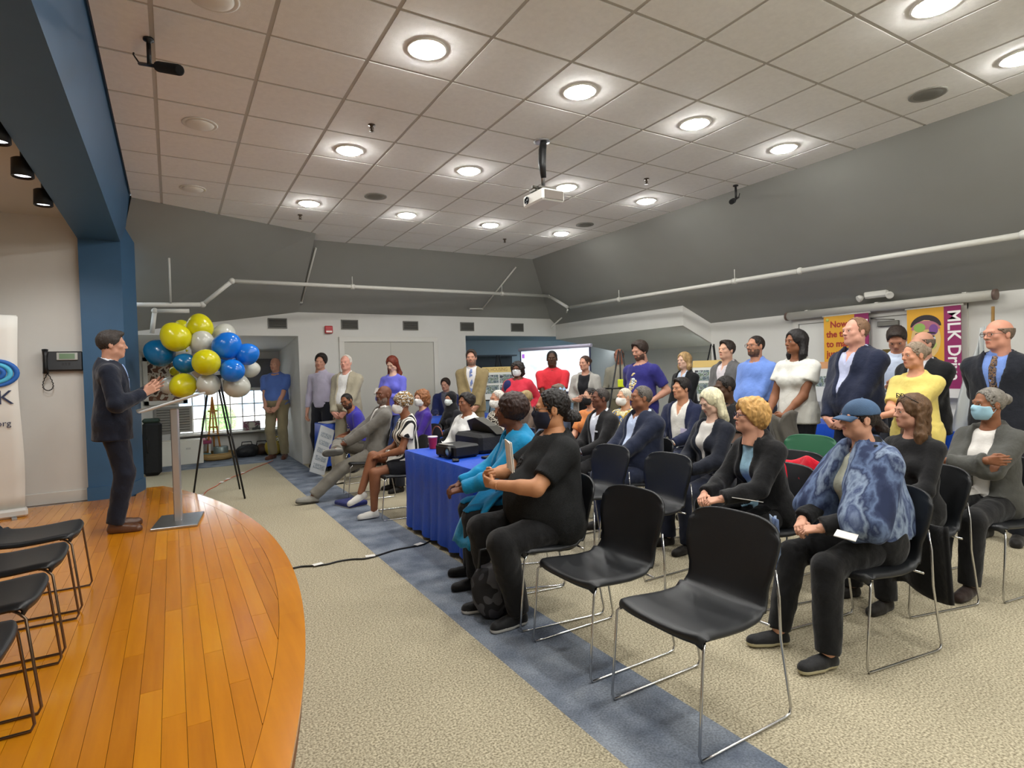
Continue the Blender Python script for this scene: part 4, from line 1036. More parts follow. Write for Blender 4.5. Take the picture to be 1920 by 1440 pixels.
# stage smoke detector
o = MB().lathe([(0.05, 0), (0.05, -0.02), (0.035, -0.035), (0.004, -0.037)], seg=20).build('smoke_detector', mat('detector', 'a39b88', 0.6)); o.location = (-1.35, 6.6, 3.34); tag(o, 'small beige smoke detector on the stage ceiling', 'smoke detector')

# ---- sprinkler pipes
M_pipe = mat('pipe_paint', 'c9c8c0', 0.5)
def pipe(name, pts, r, label, cat='pipe', fit=True):
    o = thing(name, label, cat, pts[0], 0); b = Vector(pts[0]); P = [tuple(Vector(p)-b) for p in pts]
    for a, c in zip(P[:-1], P[1:]): MB().tube([a, c], r, 12).build('pipe_run', M_pipe, o)
    for p in P[1:-1]:
        s_ = MB(); v, q = sphere_q(p, r*1.45, 12, 8); s_.add(v, [tuple(x) for x in q], 0, True); s_.build('elbow', M_pipe, o)
    if fit:
        for a, c in zip(P[:-1], P[1:]):
            L_ = (Vector(c)-Vector(a)).length; n = int(L_//2.2)
            for k_ in range(n):
                m_ = Vector(a).lerp(Vector(c), (k_+0.6)/(n)); d = (Vector(c)-Vector(a)).normalized()
                MB().tube([m_-d*0.03, m_+d*0.03], r*1.35, 12).tube([m_, m_+Vector((0, 0, 0.16))], 0.006, 6).build('hanger', M_pipe, o)
    return o
yb = 9.55
pA = on_y(435, 527, 8.95); pB = on_y(1030, 555, yb); pC = on_x(1064, 576, 6.62); pD = on_x(1500, 508, 6.62); pE = on_x(1920, 440, 6.62); pF = pE+(pE-pD)*1.5
pL1 = on_y(380, 571, 9.05); pL2 = on_y(150, 572, 8.8)
pipe('sprinkler_pipe', [pL2, pL1, pA, pB, pC], 0.030, 'white sprinkler pipe along the back slope with an elbow at left')
pipe('sprinkler_pipe', [pC+Vector((0.05, -0.02, 0)), pD, pE, pF], 0.030, 'long white sprinkler pipe running along the right slope')
pipe('sprinkler_pipe', [pC+Vector((0, 0, -0.05)), on_y(1062, 588, 9.75), on_y(1032, 615, 9.9)], 0.016, 'thin white branch pipe below the pipe corner', fit=False)
for (a, c, l) in ((((592, 452), 9.15), ((566, 580), 10.0), 'thin painted conduit on the back slope above the red alarm'), (((967, 490), 9.2), ((905, 590), 10.0), 'thin painted conduit on the back slope near the hip corner')):
    p0 = on_y(*a[0], a[1]); p1 = on_y(*c[0], c[1])
    p0.z = CEIL-(p0.y-YB)*kb-0.03; p1.z = CEIL-(p1.y-YB)*kb-0.03
    pipe('conduit', [p0, p1, p1+Vector((-0.28, 0, -0.01))], 0.014, l, 'conduit', fit=False)
pv = on_y(317, 484, 8.62); pw_ = on_y(322, 568, 8.95)
pipe('conduit', [pv, Vector((pv.x, pw_.y, pw_.z))], 0.012, 'thin vertical rod hanging above the balloons', 'conduit', fit=False)
dk = pipe('sprinkler_pipe', [on_y(285, 625, 9.0), on_y(290, 583, 9.0), on_y(355, 583, 9.0)], 0.028, 'short grey pipe elbow under the main pipe behind the balloons', fit=False)

# ---- back wall: vents, fire alarm
M_vent = mat('vent_grey', '6e6d67', 0.6)
for k_, (x, l) in enumerate(((1.54, 'grey wall vent above the window alcove'), (2.73, 'grey wall vent right of the red alarm, above the door'), (3.86, 'grey wall vent above the right side of the door'), (5.03, 'grey wall vent above the man in the tan suit'), (6.18, 'grey wall vent near the far right corner'))):
    o = thing('wall_vent', l, 'vent', (x, YW-0.001, 2.375), 0, 'vents along the back wall')
    f_ = MB(); f_.b2((-0.15, -0.016, 0.068), (0.15, 0, 0.085)); f_.b2((-0.15, -0.016, -0.085), (0.15, 0, -0.068)); f_.b2((-0.15, -0.016, -0.07), (-0.135, 0, 0.07)); f_.b2((0.135, -0.016, -0.07), (0.15, 0, 0.07)); f_.build('frame', M_vent, o)
    MB().b2((-0.136, -0.003, -0.07), (0.136, 0, 0.07)).build('backing', mat('vent_dark', '3c3b38', 0.8), o)
    for n_ in range(6):
        MB().box((0, -0.008, -0.057+n_*0.023), (0.27, 0.014, 0.004), Matrix.Rotation(0.6, 3, 'X')).build('slat', M_vent, o)
o = thing('fire_alarm', 'red fire alarm box on the back wall left of the door', 'fire alarm', (2.36, YW, 2.28))
MB().box((0, -0.03, 0), (0.13, 0.06, 0.13), bev=0.01).build('housing', mat('alarm_red', 'b01e22', 0.4), o); MB().box((0, -0.062, -0.035), (0.10, 0.006, 0.03), bev=0.002).build('strobe', mat('strobe', 'e6e0da', 0.3), o)

# ---- right wall: rolled screen, emergency light, banners
o = thing('screen_case', 'long white roll-up projection screen case high on the right wall', 'screen case', (XW-0.10, 3.78, 2.115))
MB().tube([(0, -1.17, 0.0), (0, 1.16, 0.0)], 0.052, 16).build('tube', mat('case_white', 'c5c3ba', 0.5), o)
for s_ in (-1, 1): MB().tube([(0, s_*1.16, 0), (0, s_*1.19, 0)], 0.057, 16).build('end_cap', mat('cap_brown', '6e5b52', 0.5), o)
for s_ in (-0.9, 0, 0.9): MB().b2((0.0, s_-0.02, 0.03), (0.10, s_+0.02, 0.06)).build('bracket', M_white, o)
el_ = thing('emergency_light', 'white emergency light on the slope above the rolled screen', 'emergency light', (XW-0.14, 3.75, 2.27))
MB().box((0.02, 0, 0), (0.13, 0.28, 0.09), bev=0.02).build('housing', M_white, el_)
for s_ in (-1, 1): MB().lathe([(0.02, 0), (0.04, 0.03), (0.042, 0.06), (0.036, 0.062), (0.004, 0.05)], c=(-0.03, s_*0.15, -0.02), axis=(-0.7, s_*0.5, -0.4), seg=16).build('lamp_head', M_white, el_)
M_gold = mat('banner_gold', 'd9a12a', 0.6); M_mag = mat('banner_magenta', '8d1f5c', 0.6); M_bwhite = mat('banner_white', 'd9d7d2', 0.6); M_redt = mat('print_red', 'a12c22', 0.6)
def banner(y1, y0, zt, zb, label, kind):
    """y1 = left edge as seen (larger Y), y0 = right edge"""
    W = y1-y0; H_ = zt-zb
    o = thing('banner', label, 'banner', (XW-0.13, y1, zt)); o.rotation_euler = (0, 0, -PI/2)     # local +x runs to the right along the wall, +y towards the wall
    fr_ = 0.70
    MB().b2((0, 0, -H_*0.90), (W*fr_, 0.012, 0)).build('field', M_gold, o); MB().b2((W*fr_, 0, -H_*0.90), (W, 0.012, 0)).build('side_band', M_mag, o); MB().b2((0, 0, -H_), (W, 0.012, -H_*0.90)).build('foot_band', M_bwhite, o)
    MB().tube([(-0.02, 0.01, 0.0), (W+0.02, 0.01, 0.0)], 0.012, 8).build('rod', M_white, o)
    return o, W, H_
b2_, W, H_ = banner(3.43, 2.90, 2.045, 1.03, 'gold and purple banner with a bright patchwork face and sideways street lettering', 'face')
def disc(c, r, m, name, par, y=-0.004, rot=0.0, seg=20, half=None):
    pts = [(c[0]+r[0]*math.cos(a)*math.cos(rot)-r[1]*math.sin(a)*math.sin(rot), y, c[1]+r[0]*math.cos(a)*math.sin(rot)+r[1]*math.sin(a)*math.cos(rot)) for a in np.linspace(*(half or (0, 2*PI)), seg)[:-1 if half is None else None]]
    MB().prism(pts, (0, 0.004, 0)).build(name, m, par)
cx = W*0.36
pc = lambda n, c: mat('print_'+n, c, 0.6)
disc((cx, -0.36), (0.150, 0.225), pc('ochre', 'd8b878'), 'printed_face', b2_, -0.002)
disc((cx, -0.21), (0.155, 0.13), pc('black', '2b2024'), 'printed_hair', b2_, -0.001, half=(0, PI))
disc((cx, -0.245), (0.145, 0.10), pc('rose', 'b06a7c'), 'printed_brow', b2_, -0.0035, half=(0, PI))
disc((cx-0.06, -0.22), (0.06, 0.05), pc('green', '8cb054'), 'printed_patch', b2_, -0.005); disc((cx+0.08, -0.25), (0.045, 0.06), pc('violet', '7a4a8c'), 'printed_patch', b2_, -0.005)
disc((cx, -0.35), (0.10, 0.05), pc('pale', 'c4cdd0'), 'printed_patch', b2_, -0.005); disc((cx+0.05, -0.42), (0.06, 0.05), pc('lime', 'b7c46a'), 'printed_patch', b2_, -0.005)
disc((cx-0.07, -0.44), (0.05, 0.07), pc('orange', 'd98c3a'), 'printed_patch', b2_, -0.005)
for s_ in (-1, 1):
    disc((cx+s_*0.062, -0.325), (0.030, 0.011), pc('black', '2b2024'), 'printed_eye', b2_, -0.007); disc((cx+s_*0.062, -0.285), (0.045, 0.010), pc('black', '2b2024'), 'printed_eyebrow', b2_, -0.007, rot=-s_*0.15)
disc((cx, -0.49), (0.055, 0.018), pc('rust', '9a4436'), 'printed_mouth', b2_, -0.007)
disc((cx, -0.70), (0.17, 0.12), pc('black', '2b2024'), 'printed_shoulders', b2_, -0.001, half=(0, PI)); disc((cx, -0.64), (0.05, 0.07), pc('pale', 'c4cdd0'), 'printed_collar', b2_, -0.003)
text('lettering', 'MLK Drive', 0.172, mat('letter_white', 'efece8', 0.6), b2_, (W*0.775, -0.003, -0.05), (PI/2, PI/2, 0), ext=0.001, font_bold=0.003)
b1_, W, H_ = banner(4.42, 3.86, 2.06, 1.20, 'gold and purple banner with red lettering behind the navy-suited man', 'text')
for k_, t_ in enumerate(('Now is', 'the time', 'to make', 'justice')):
    text('lettering', t_, 0.115, M_redt, b1_, (0.035+(0.05 if k_ == 0 else 0), -0.003, -0.15-k_*0.125), (PI/2, 0, 0), ext=0.001, font_bold=0.003, sx=0.92)
MB().lathe([(0.02, 0), (0.02, 0.003), (0.002, 0.003)], c=(0.05, -0.001, -0.05), axis=(0, -1, 0), seg=14).build('printed_seal', pc('lime', 'b7c46a'), b1_)
text('lettering', 'M', 0.172, mat('letter_white', 'efece8', 0.6), b1_, (W*0.775, -0.003, -0.07), (PI/2, PI/2, 0), ext=0.001, font_bold=0.003)

# ---- telephone on the stage wall
ph = thing('wall_telephone', 'black desk telephone mounted on the white stage wall', 'telephone', (-1.06, 8.155, 1.72))
MB().box((0.02, -0.03, 0.0), (0.36, 0.06, 0.22), Matrix.Rotation(-0.15, 3, 'X'), bev=0.012).build('base', M_dark, ph)
MB().tube([(-0.13, -0.085, 0.13), (-0.13, -0.10, 0.06), (-0.13, -0.10, -0.06), (-0.13, -0.085, -0.13)], [0.030, 0.020, 0.020, 0.030], 12).build('handset', M_dark, ph)
MB().box((0.06, -0.068, 0.055), (0.19, 0.012, 0.085), Matrix.Rotation(-0.15, 3, 'X'), bev=0.004).build('bezel', mat('bezel_grey', 'a5a69f', 0.4), ph)
MB().box((0.06, -0.076, 0.056), (0.14, 0.006, 0.06), Matrix.Rotation(-0.15, 3, 'X')).build('display', mat('lcd_green', '5e7a55', 0.3), ph)
kb_ = MB()
for a in range(4):
    for b in range(3): kb_.box((0.02+b*0.028, -0.064, -0.02-a*0.02), (0.018, 0.008, 0.012))
kb_.build('keypad', mat('key_grey', '2c2d2f', 0.5), ph)
cp_ = []
for k_ in range(60):
    t_ = k_/59; a = t_*PI; cp_.append((-0.12+0.045*math.sin(t_*2*PI)*1.0+0.004*math.cos(k_*1.6), -0.06+0.004*math.sin(k_*1.6), -0.13-0.19*math.sin(a)))
MB().tube(cp_, 0.005, 6).build('cord', M_dark, ph)

# ---- roll-up banner on the stage
rb = thing('rollup_banner', 'white roll-up banner with a blue swirl logo at the left edge', 'banner', (-1.78, 7.52, SZ), math.radians(12))
MB().grid(lambda u, v: (-0.45+0.9*u+0.012*math.sin(v*7), 0.01*math.sin(u*5)-0.05*v, 0.08+1.95*v if True else 0), 10, 14, thick=0.004).build('fabric', mat('banner_fabric', 'dedcd4', 0.7), rb)
MB().box((0, 0.02, 0.045), (0.94, 0.20, 0.085), bev=0.02).build('cassette', mat('cassette_white', 'd3d2cc', 0.4), rb)
for s_ in (-1, 1): MB().b2((s_*0.36-0.02, -0.20, 0), (s_*0.36+0.02, 0.20, 0.015)).build('foot', M_steel, rb)
MB().tube([(-0.45, -0.045, 2.03), (0.45, -0.045, 2.03)], 0.014, 8).build('top_rail', M_white, rb); MB().tube([(0.0, 0.06, 0.05), (0.0, 0.02, 2.03)], 0.010, 8).build('support_pole', M_steel, rb)
Lb = mat('logo_blue', '1f5fae', 0.6); Lc = mat('logo_cyan', '4fb3d4', 0.6); Ln = mat('logo_navy', '26304e', 0.6)
for k_, (m_, r_) in enumerate(((Lb, 0.16), (Lc, 0.115), (Lb, 0.07))):
    pts_ = [(0.25+r_*math.cos(a)*1.15, -0.052, 1.46+r_*0.8*math.sin(a)) for a in np.linspace(-2.4, 2.6, 24)]
    MB().tube(pts_, [0.004+0.022*math.sin(PI*i/23) for i in range(24)], 6).build('logo_swirl', m_, rb)
disc((0.25, 1.46), (0.045, 0.035), Lc, 'logo_dot', rb, -0.056)
text('lettering', 'K', 0.20, Ln, rb, (0.27, -0.05, 1.15), (PI/2, 0, 0), ext=0.001)
text('lettering', 'y.org', 0.085, Ln, rb, (0.20, -0.045, 0.93), (PI/2, 0, 0), ext=0.001)

# ---- lectern
lc = thing('lectern', 'slim steel lectern with a sloped top on the stage', 'lectern', (0.01, 6.27, SZ), math.radians(-8))
MB().box((0.0, 0.0, 0.012), (0.37, 0.56, 0.024), bev=0.004).build('base_plate', M_steel, lc)
MB().box((0, 0, 0.54), (0.062, 0.09, 1.06), bev=0.006).build('column', mat('column_steel', 'c4c5c6', 0.35, metal=0.8), lc)
for s_ in (-1, 1): MB().b2((-0.034, s_*0.02-0.004, 0.03), (-0.030, s_*0.02+0.004, 1.05)).build('column_groove', mat('groove', '6a6b6d', 0.5), lc)
MB().box((0.0, 0, 1.135), (0.50, 0.56, 0.018), Matrix.Rotation(-0.30, 3, 'Y'), bev=0.004).build('top', mat('lectern_top', 'c9cac9', 0.35, metal=0.3), lc)
MB().box((-0.245, 0, 1.075), (0.012, 0.56, 0.03), Matrix.Rotation(-0.30, 3, 'Y')).build('lip', M_steel, lc)

# ---- stacking chairs with sled frames
M_shell = mat('shell_black', '17191c', 0.42, var=0.1, vscale=6, bump=0.10, bscale=400, spec=0.45); M_shellg = mat('shell_green', '1f5a3c', 0.45, bump=0.1, bscale=400); M_bronze = mat('dark_chrome', '6b5a4a', 0.3, metal=0.9)
PROF = [(0.245, 0.418, 0.225), (0.250, 0.436, 0.23), (0.235, 0.447, 0.236), (0.17, 0.446, 0.238), (0.08, 0.437, 0.236), (-0.02, 0.431, 0.232), (-0.11, 0.436, 0.226), (-0.165, 0.455, 0.216), (-0.195, 0.490, 0.205), (-0.212, 0.54, 0.205), (-0.228, 0.60, 0.224), (-0.245, 0.67, 0.236), (-0.262, 0.74, 0.238), (-0.274, 0.785, 0.228), (-0.281, 0.808, 0.205)]
def shell_pt(u, v):
    t_ = v*(len(PROF)-1); i = min(int(t_), len(PROF)-2); f_ = t_-i
    y, z, wd = [PROF[i][k]+(PROF[i+1][k]-PROF[i][k])*f_ for k in range(3)]
    x = (u-0.5)*2; e = abs(x)
    zz = z; yy = y
    if v < 0.5: zz += 0.012*x*x*(1 if v > 0.12 else v/0.12) - (0.018*max(0, e-0.88)/0.12 if v < 0.45 else 0)
    else: yy += 0.035*x*x*min(1, (v-0.5)*4); zz -= (0.03*x**4 if v > 0.9 else 0.012*x**4 if v > 0.8 else 0)
    if v < 0.15: yy -= 0.028*x**4
    return (x*wd, yy, zz)
SHELL_MB = MB().grid(shell_pt, 18, 34, thick=-0.013)
CHAIR_MESH = {}
def chair(label, pos, face, z0=0.0, shell=None, legm=None, group=None, name='stacking_chair'):
    shell = shell or M_shell; legm = legm or M_chrome; key = (shell.name, legm.name)
    if key not in CHAIR_MESH:
        side = {}
        for s_ in (-1, 1):
            m_ = MB(); r_ = 0.0058; xo = s_*0.238
            m_.tube([(s_*0.19, 0.17, 0.424), (s_*0.222, 0.20, 0.418), (xo, 0.225, 0.395), (xo+s_*0.004, 0.262, 0.03), (xo+s_*0.004, 0.250, 0.0065), (xo+s_*0.004, 0.20, 0.0062), (xo+s_*0.004, -0.24, 0.0062), (xo+s_*0.002, -0.275, 0.010), (xo, -0.285, 0.035), (xo-s_*0.004, -0.235, 0.33), (xo-s_*0.014, -0.243, 0.50), (s_*0.200, -0.256, 0.60)], r_, 8); side[s_] = m_.mesh('sled_leg', legm)
        cb = (MB().tube([(-0.2, 0.17, 0.422), (0.2, 0.17, 0.422)], 0.0055, 8).mesh('crossbar', legm), MB().tube([(-0.236, -0.16, 0.405), (0.236, -0.16, 0.405)], 0.0055, 8).mesh('crossbar', legm))
        CHAIR_MESH[key] = (SHELL_MB.mesh('shell', shell), side, cb)
    sm, side, cb = CHAIR_MESH[key]
    o = thing(name, label, 'chair', (pos[0], pos[1], z0), math.radians(face)-PI/2, group)
    link('shell', sm, o)
    for s_ in (-1, 1): link('sled_leg', side[s_], o)
    link('crossbar', cb[0], o); link('crossbar', cb[1], o)
    return o
G1 = 'black stacking chairs facing the stage'
chair('empty black chair nearest the camera, alone at the front', (1.87, 1.70), 180, group=G1)
chair('empty black chair between the nearest chair and the masked woman in black', (1.88, 2.35), 180, group=G1)
chair('empty black chair in the second row, nearer the white-haired woman', (2.97, 3.15), 180, group=G1)
chair('empty black chair in the second row, in front of the stout man in navy', (2.97, 3.81), 180, group=G1)
chair('empty black chair right behind the short-haired blonde woman', (3.74, 2.62), 180, group=G1)
chair('empty green chair seen above the shawl-clad woman\'s shoulder', (4.72, 3.10), 185, shell=M_shellg)
for k_, (y, l) in enumerate(((4.42, 'farthest black chair of the row on the stage'), (3.80, 'second farthest black chair on the stage'), (3.20, 'third farthest black chair on the stage'), (2.58, 'nearest black chair on the stage, cut by the frame'))):
    chair(l, (-0.76, y), 0, z0=SZ, legm=M_bronze, group='black chairs in a row on the stage')

# ---- red garment on a chair
o = MB().grid(lambda u, v: (3.435+0.10*math.sin(min(1.0, u*1.6)*PI/2)+0.015*math.sin(v*11), 2.08+0.30*v+0.015*math.sin(u*7+v*5), (0.70+0.145*math.sin(min(1.0, u/0.35)*PI/2) if u < 0.35 else 0.845-0.42*(u-0.35)/0.65)-0.02*math.sin(v*9)-0.03*(v-0.5)**2), 14, 14, thick=0.02).build('red_jacket', cloth('c8102a')); tag(o, 'crumpled bright red garment hung on the blonde woman\'s chair back', 'garment')

# ---- tables under blue cloths
M_cloth = mat('blue_plastic_cloth', '1a4fc4', 0.42, var=0.10, vscale=4, bump=0.25, bscale=35, spec=0.5)
def clothed_table(label, clabel, x0, x1, y0, y1, zt=0.74, drop=0.70, wave=0.022, grp=None):
    o = thing('folding_table', label, 'table', ((x0+x1)/2, (y0+y1)/2, 0)); hx, hy = (x1-x0)/2, (y1-y0)/2
    MB().box((0, 0, zt-0.02), (2*hx, 2*hy, 0.03), bev=0.005).build('table_top', mat('table_top', '8a8984', 0.5), o)
    for a in (-1, 1):
        for b in (-1, 1): MB().tube([(a*(hx-0.08), b*(hy-0.10), 0), (a*(hx-0.08), b*(hy-0.10), zt-0.03)], 0.014, 8).build('leg', M_steel, o)
    m_ = MB(); rows = []
    n = 96; pts_ = []
    per = [(-hx, -hy), (hx, -hy), (hx, hy), (-hx, hy)]
    for k in range(4):
        a, b = Vector(per[k]), Vector(per[(k+1) % 4])
        for i in range(n//4): pts_.append((a.lerp(b, i/(n//4)), (b-a).normalized(), i/(n//4)))
    ring = lambda off, z, wv: [(p[0].x+p[1].y*(off+wv*math.sin(i*1.9+0.7*math.sin(i*0.6))), p[0].y-p[1].x*(off+wv*math.sin(i*1.9+0.7*math.sin(i*0.6))), z(i) if callable(z) else z) for i, p in enumerate(pts_)]
    zz = zt-0.002
    rr = [ring(0.004, zz, 0), ring(0.010, zz-0.012, 0.001), ring(0.014, zz-drop*0.35, wave*0.5), ring(0.022, zz-drop*0.7, wave*0.8), ring(0.030, lambda i: zz-drop+0.012*math.sin(i*0.9), wave)]
    vs = [p for r_ in rr for p in r_]; fs = [(j*n+i, j*n+(i+1) % n, (j+1)*n+(i+1) % n, (j+1)*n+i)[::-1] for j in range(len(rr)-1) for i in range(n)]
    m_.add(vs, fs, 0, True); m_.add(rr[0], [tuple(range(n))], 0, False)
    c_ = m_.build('tablecloth', M_cloth); c_.location = o.location; tag(c_, clabel, 'tablecloth', grp)
    return o
clothed_table('folding table under the blue cloth between the front row seats', 'bright blue plastic cloth on the table with the black projector', 1.90, 2.62, 3.86, 5.26, drop=0.70)
clothed_table('folding table under blue cloth by the back wall at left', 'blue cloth on the back left table with papers', 1.95, 3.3, 9.1, 9.55, drop=0.66)
clothed_table('folding table under blue cloth by the back wall, middle', 'blue cloth on the table behind the woman in white', 3.45, 4.85, 8.80, 9.28, drop=0.66)
clothed_table('folding table under blue cloth along the right wall, far part', 'blue cloth on the far part of the right wall table', 6.6, 7.2, 3.75, 5.3, drop=0.68)
clothed_table('folding table under blue cloth along the right wall, near part', 'blue cloth on the table beside the white flag', 6.6, 7.2, 2.62, 3.6, drop=0.68)
for p_, rz_, l, sx, sy in (((2.25, 9.32), 0.2, 'white papers on the back left table', 0.5, 0.35), ((2.95, 9.32), -0.1, 'yellowish paper on the back left table behind the grey suit', 0.35, 0.25), ((6.85, 4.75), 0.1, 'white papers on the far part of the right wall table', 0.3, 0.5), ((6.85, 3.0), 0.15, 'white papers on the table beside the flag', 0.3, 0.45)):
    m_ = MB()
    for k_ in range(4): m_.box((0.01*k_, 0.008*k_, 0.003+0.004*k_), (sx, sy, 0.003), rotz(4*k_))
    o = m_.build('paper_stack', mat('paper', 'e4e1da', 0.7), None, (p_[0], p_[1], 0.740), (0, 0, rz_)); tag(o, l, 'paper')
chair('empty green chair behind the back left table', (2.35, 9.88), -90, shell=M_shellg, group='green chairs at the walls')
chair('empty green chair behind the table near the flag', (7.16, 2.05), 180, shell=M_shellg, group='green chairs at the walls')

# ---- on the near table: projector, laptop bag, cup
pj_ = thing('table_projector', 'black projector with a round lens on the blue table', 'projector', (2.10, 4.52, 0.74), math.radians(100))
MB().box((0, 0, 0.06), (0.30, 0.26, 0.10), bev=0.015).build('housing', M_dark, pj_)
MB().lathe([(0.046, 0), (0.046, 0.03), (0.040, 0.034), (0.036, 0.02)], c=(-0.07, 0.13, 0.06), axis=(0, 1, 0), seg=22).build('lens_barrel', M_dark, pj_)
MB().lathe([(0.036, 0.018), (0.02, 0.028), (0.001, 0.031)], c=(-0.07, 0.13, 0.06), axis=(0, 1, 0), seg=20).build('lens', mat('lens_blue', '7fb6e0', 0.08, spec=0.9), pj_)
MB().box((0.03, 0.10, 0.112), (0.16, 0.05, 0.008), bev=0.002).build('top_trim', mat('trim_silver', 'b4b4b0', 0.3, metal=0.5), pj_)
for a in (-1, 1):
    for b in (-1, 1): MB().lathe([(0.012, 0), (0.012, 0.012), (0.008, 0.014)], c=(a*0.12, b*0.1, 0), seg=10).build('foot', M_dark, pj_)
bg = thing('equipment_case', 'black open equipment case behind the table projector', 'case', (2.42, 4.70, 0.74), math.radians(95))
MB().box((0, 0, 0.09), (0.46, 0.30, 0.17), bev=0.03).build('body', mat('nylon_black', '17181a', 0.7, bump=0.4, bscale=120), bg)
MB().prism([(-0.24, -0.12, 0.165), (0.24, -0.14, 0.165), (0.20, -0.08, 0.27), (-0.02, -0.03, 0.31), (-0.20, -0.06, 0.24)], (0.0, 0.10, 0.0)).build('lid_flap', mat('flap_grey', '45433d', 0.8), bg)
MB().tube([(-0.10, -0.16, 0.10), (-0.06, -0.19, 0.15), (0.06, -0.19, 0.15), (0.10, -0.16, 0.10)], 0.012, 8).build('handle', M_dark, bg)
lt = thing('laptop', 'dark blue-black laptop lid on the table beside the teal-clad woman', 'laptop', (2.36, 4.14, 0.74), math.radians(-72))
MB().box((0, 0, 0.01), (0.34, 0.24, 0.018), bev=0.004).build('keyboard_base', M_dark, lt)
MB().box((0, 0.15, 0.13), (0.34, 0.012, 0.24), Matrix.Rotation(-0.35, 3, 'X'), bev=0.004).build('screen_lid', mat('laptop_lid', '121a35', 0.35), lt)
MB().box((-0.11, 0.163, 0.16), (0.05, 0.004, 0.05), Matrix.Rotation(-0.35, 3, 'X')).build('sticker', mat('sticker_blue', '7f94cf', 0.5), lt)
cu = thing('plastic_cup', 'red plastic cup at the far corner of the blue table', 'cup', (2.14, 5.16, 0.74))
MB().lathe([(0.032, 0), (0.033, 0.004), (0.046, 0.115), (0.048, 0.118), (0.044, 0.118), (0.031, 0.006), (0.002, 0.005)], seg=20).build('body', mat('cup_red', 'b3243c', 0.35), cu); MB().lathe([(0.0465, 0.108), (0.050, 0.114), (0.0465, 0.120)], seg=20).build('rim', mat('cup_rim', 'e3d5d2', 0.35), cu)
o = MB().box((0, 0, 0.008), (0.10, 0.055, 0.016), bev=0.005).build('remote_control', M_dark, None, (1.97, 4.28, 0.741), (0, 0, 1.2)); tag(o, 'small black device lying in front of the table projector', 'device')

# ---- easel and balloons
ez = thing('tripod_easel', 'black tripod easel carrying the balloon bunch beside the stage', 'easel', (0.45, 7.95, 0))
for e_, a_ in (((-0.27, 0.33, 0), (-0.05, 0.04, 1.5)), ((0.27, -0.22, 0), (0.05, -0.04, 1.5)), ((0.28, 0.5, 0), (0.03, 0.08, 1.48))):
    MB().tube([e_, a_], [0.011, 0.013], 8).build('leg', M_dark, ez)
MB().box((0, 0.02, 1.5), (0.16, 0.10, 0.05), bev=0.01).build('head', M_dark, ez); MB().tube([(-0.14, 0.13, 0.78), (0.14, -0.10, 0.78)], 0.010, 8).build('crossbar', M_dark, ez)
BAL = [('y', 382, 308, 112, 6.75), ('y', 570, 230, 100, 6.95), ('y', 430, 232, 62, 7.25), ('y', 622, 505, 105, 6.6), ('y', 440, 690, 98, 6.7), ('y', 372, 575, 40, 7.2),
       ('w', 590, 350, 92, 6.9), ('w', 762, 290, 88, 7.2), ('w', 640, 680, 88, 6.75), ('w', 330, 690, 70, 7.05), ('w', 862, 690, 98, 6.95), ('w', 970, 560, 68, 7.2), ('w', 590, 560, 80, 7.25), ('w', 420, 430, 75, 7.3),
       ('d', 255, 432, 108, 6.85), ('d', 455, 515, 82, 6.8), ('b', 785, 378, 110, 6.85), ('b', 945, 442, 88, 6.95), ('b', 830, 572, 92, 6.75), ('b', 760, 500, 85, 7.15)]
BM = {'y': mat('balloon_yellow', 'd6cf12', 0.22, trans=0.18, spec=0.5), 'w': mat('balloon_pearl', 'cfcfc4', 0.2, trans=0.25), 'd': mat('balloon_teal', '0b5f8f', 0.2), 'b': mat('balloon_blue', '1270d2', 0.2, trans=0.05)}
BN = {'y': 'yellow', 'w': 'pearl white', 'd': 'dark teal', 'b': 'bright blue'}
BLAB = ['big round yellow balloon at upper left of the bunch', 'topmost yellow balloon of the bunch', 'yellow balloon peeking out behind the two top yellow ones', 'yellow balloon at the centre of the bunch', 'yellow balloon at the bottom of the bunch, above the lectern', 'small part of a yellow balloon behind the small teal one',
        'pearl white balloon between the top yellow ones and the blue cluster', 'pearl white balloon at the upper right behind blue', 'pearl white balloon just right of the bottom yellow one', 'pearl white balloon half hidden at the bottom left', 'pearl white balloon at the lower right of the bunch', 'pearl white balloon at the far right, below the blue ones', 'pearl white balloon hidden behind the centre yellow one', 'pearl white balloon hidden behind the small teal one',
        'large dark teal balloon at the far left of the bunch', 'smaller dark teal balloon left of the centre yellow one', 'large bright blue balloon at the upper right', 'bright blue balloon farthest to the right', 'bright blue balloon at the lower right, above a white one', 'bright blue balloon hidden in the middle of the blue cluster']
bc = at(240+610/4.235, 560+520/4.235, 7.0)
for (c_, x_, y_, r_, dp), lb in zip(BAL, BLAB):
    p_ = at(240+x_/4.235, 560+y_/4.235, dp); R_ = r_/4.235*dp/1080
    d_ = (bc-p_); d_ = d_.normalized() if d_.length > 0.05 else Vector((0, 0, -1)); d_ = (d_+Vector((0, 0, -0.25))).normalized()
    o = thing('balloon', lb, 'balloon', p_, 0, 'balloons in the bunch by the stage')
    prof = [(max(0.002, R_*math.sin(t)*(1-0.10*max(0, -math.cos(t)))), -R_*1.02*math.cos(t)*(1.10 if math.cos(t) < 0 else 1.0)) for t in np.linspace(0.02, PI-0.05, 18)]
    prof = [(r1, -z1) for r1, z1 in prof][::-1]
    MB().lathe(prof, seg=24, axis=d_).build('skin', BM[c_], o)
    e_ = d_*(R_*1.09); MB().lathe([(0.006, 0), (0.010, 0.012), (0.016, 0.024), (0.004, 0.024)], c=e_*0.97, axis=d_, seg=10).build('knot', BM[c_], o)

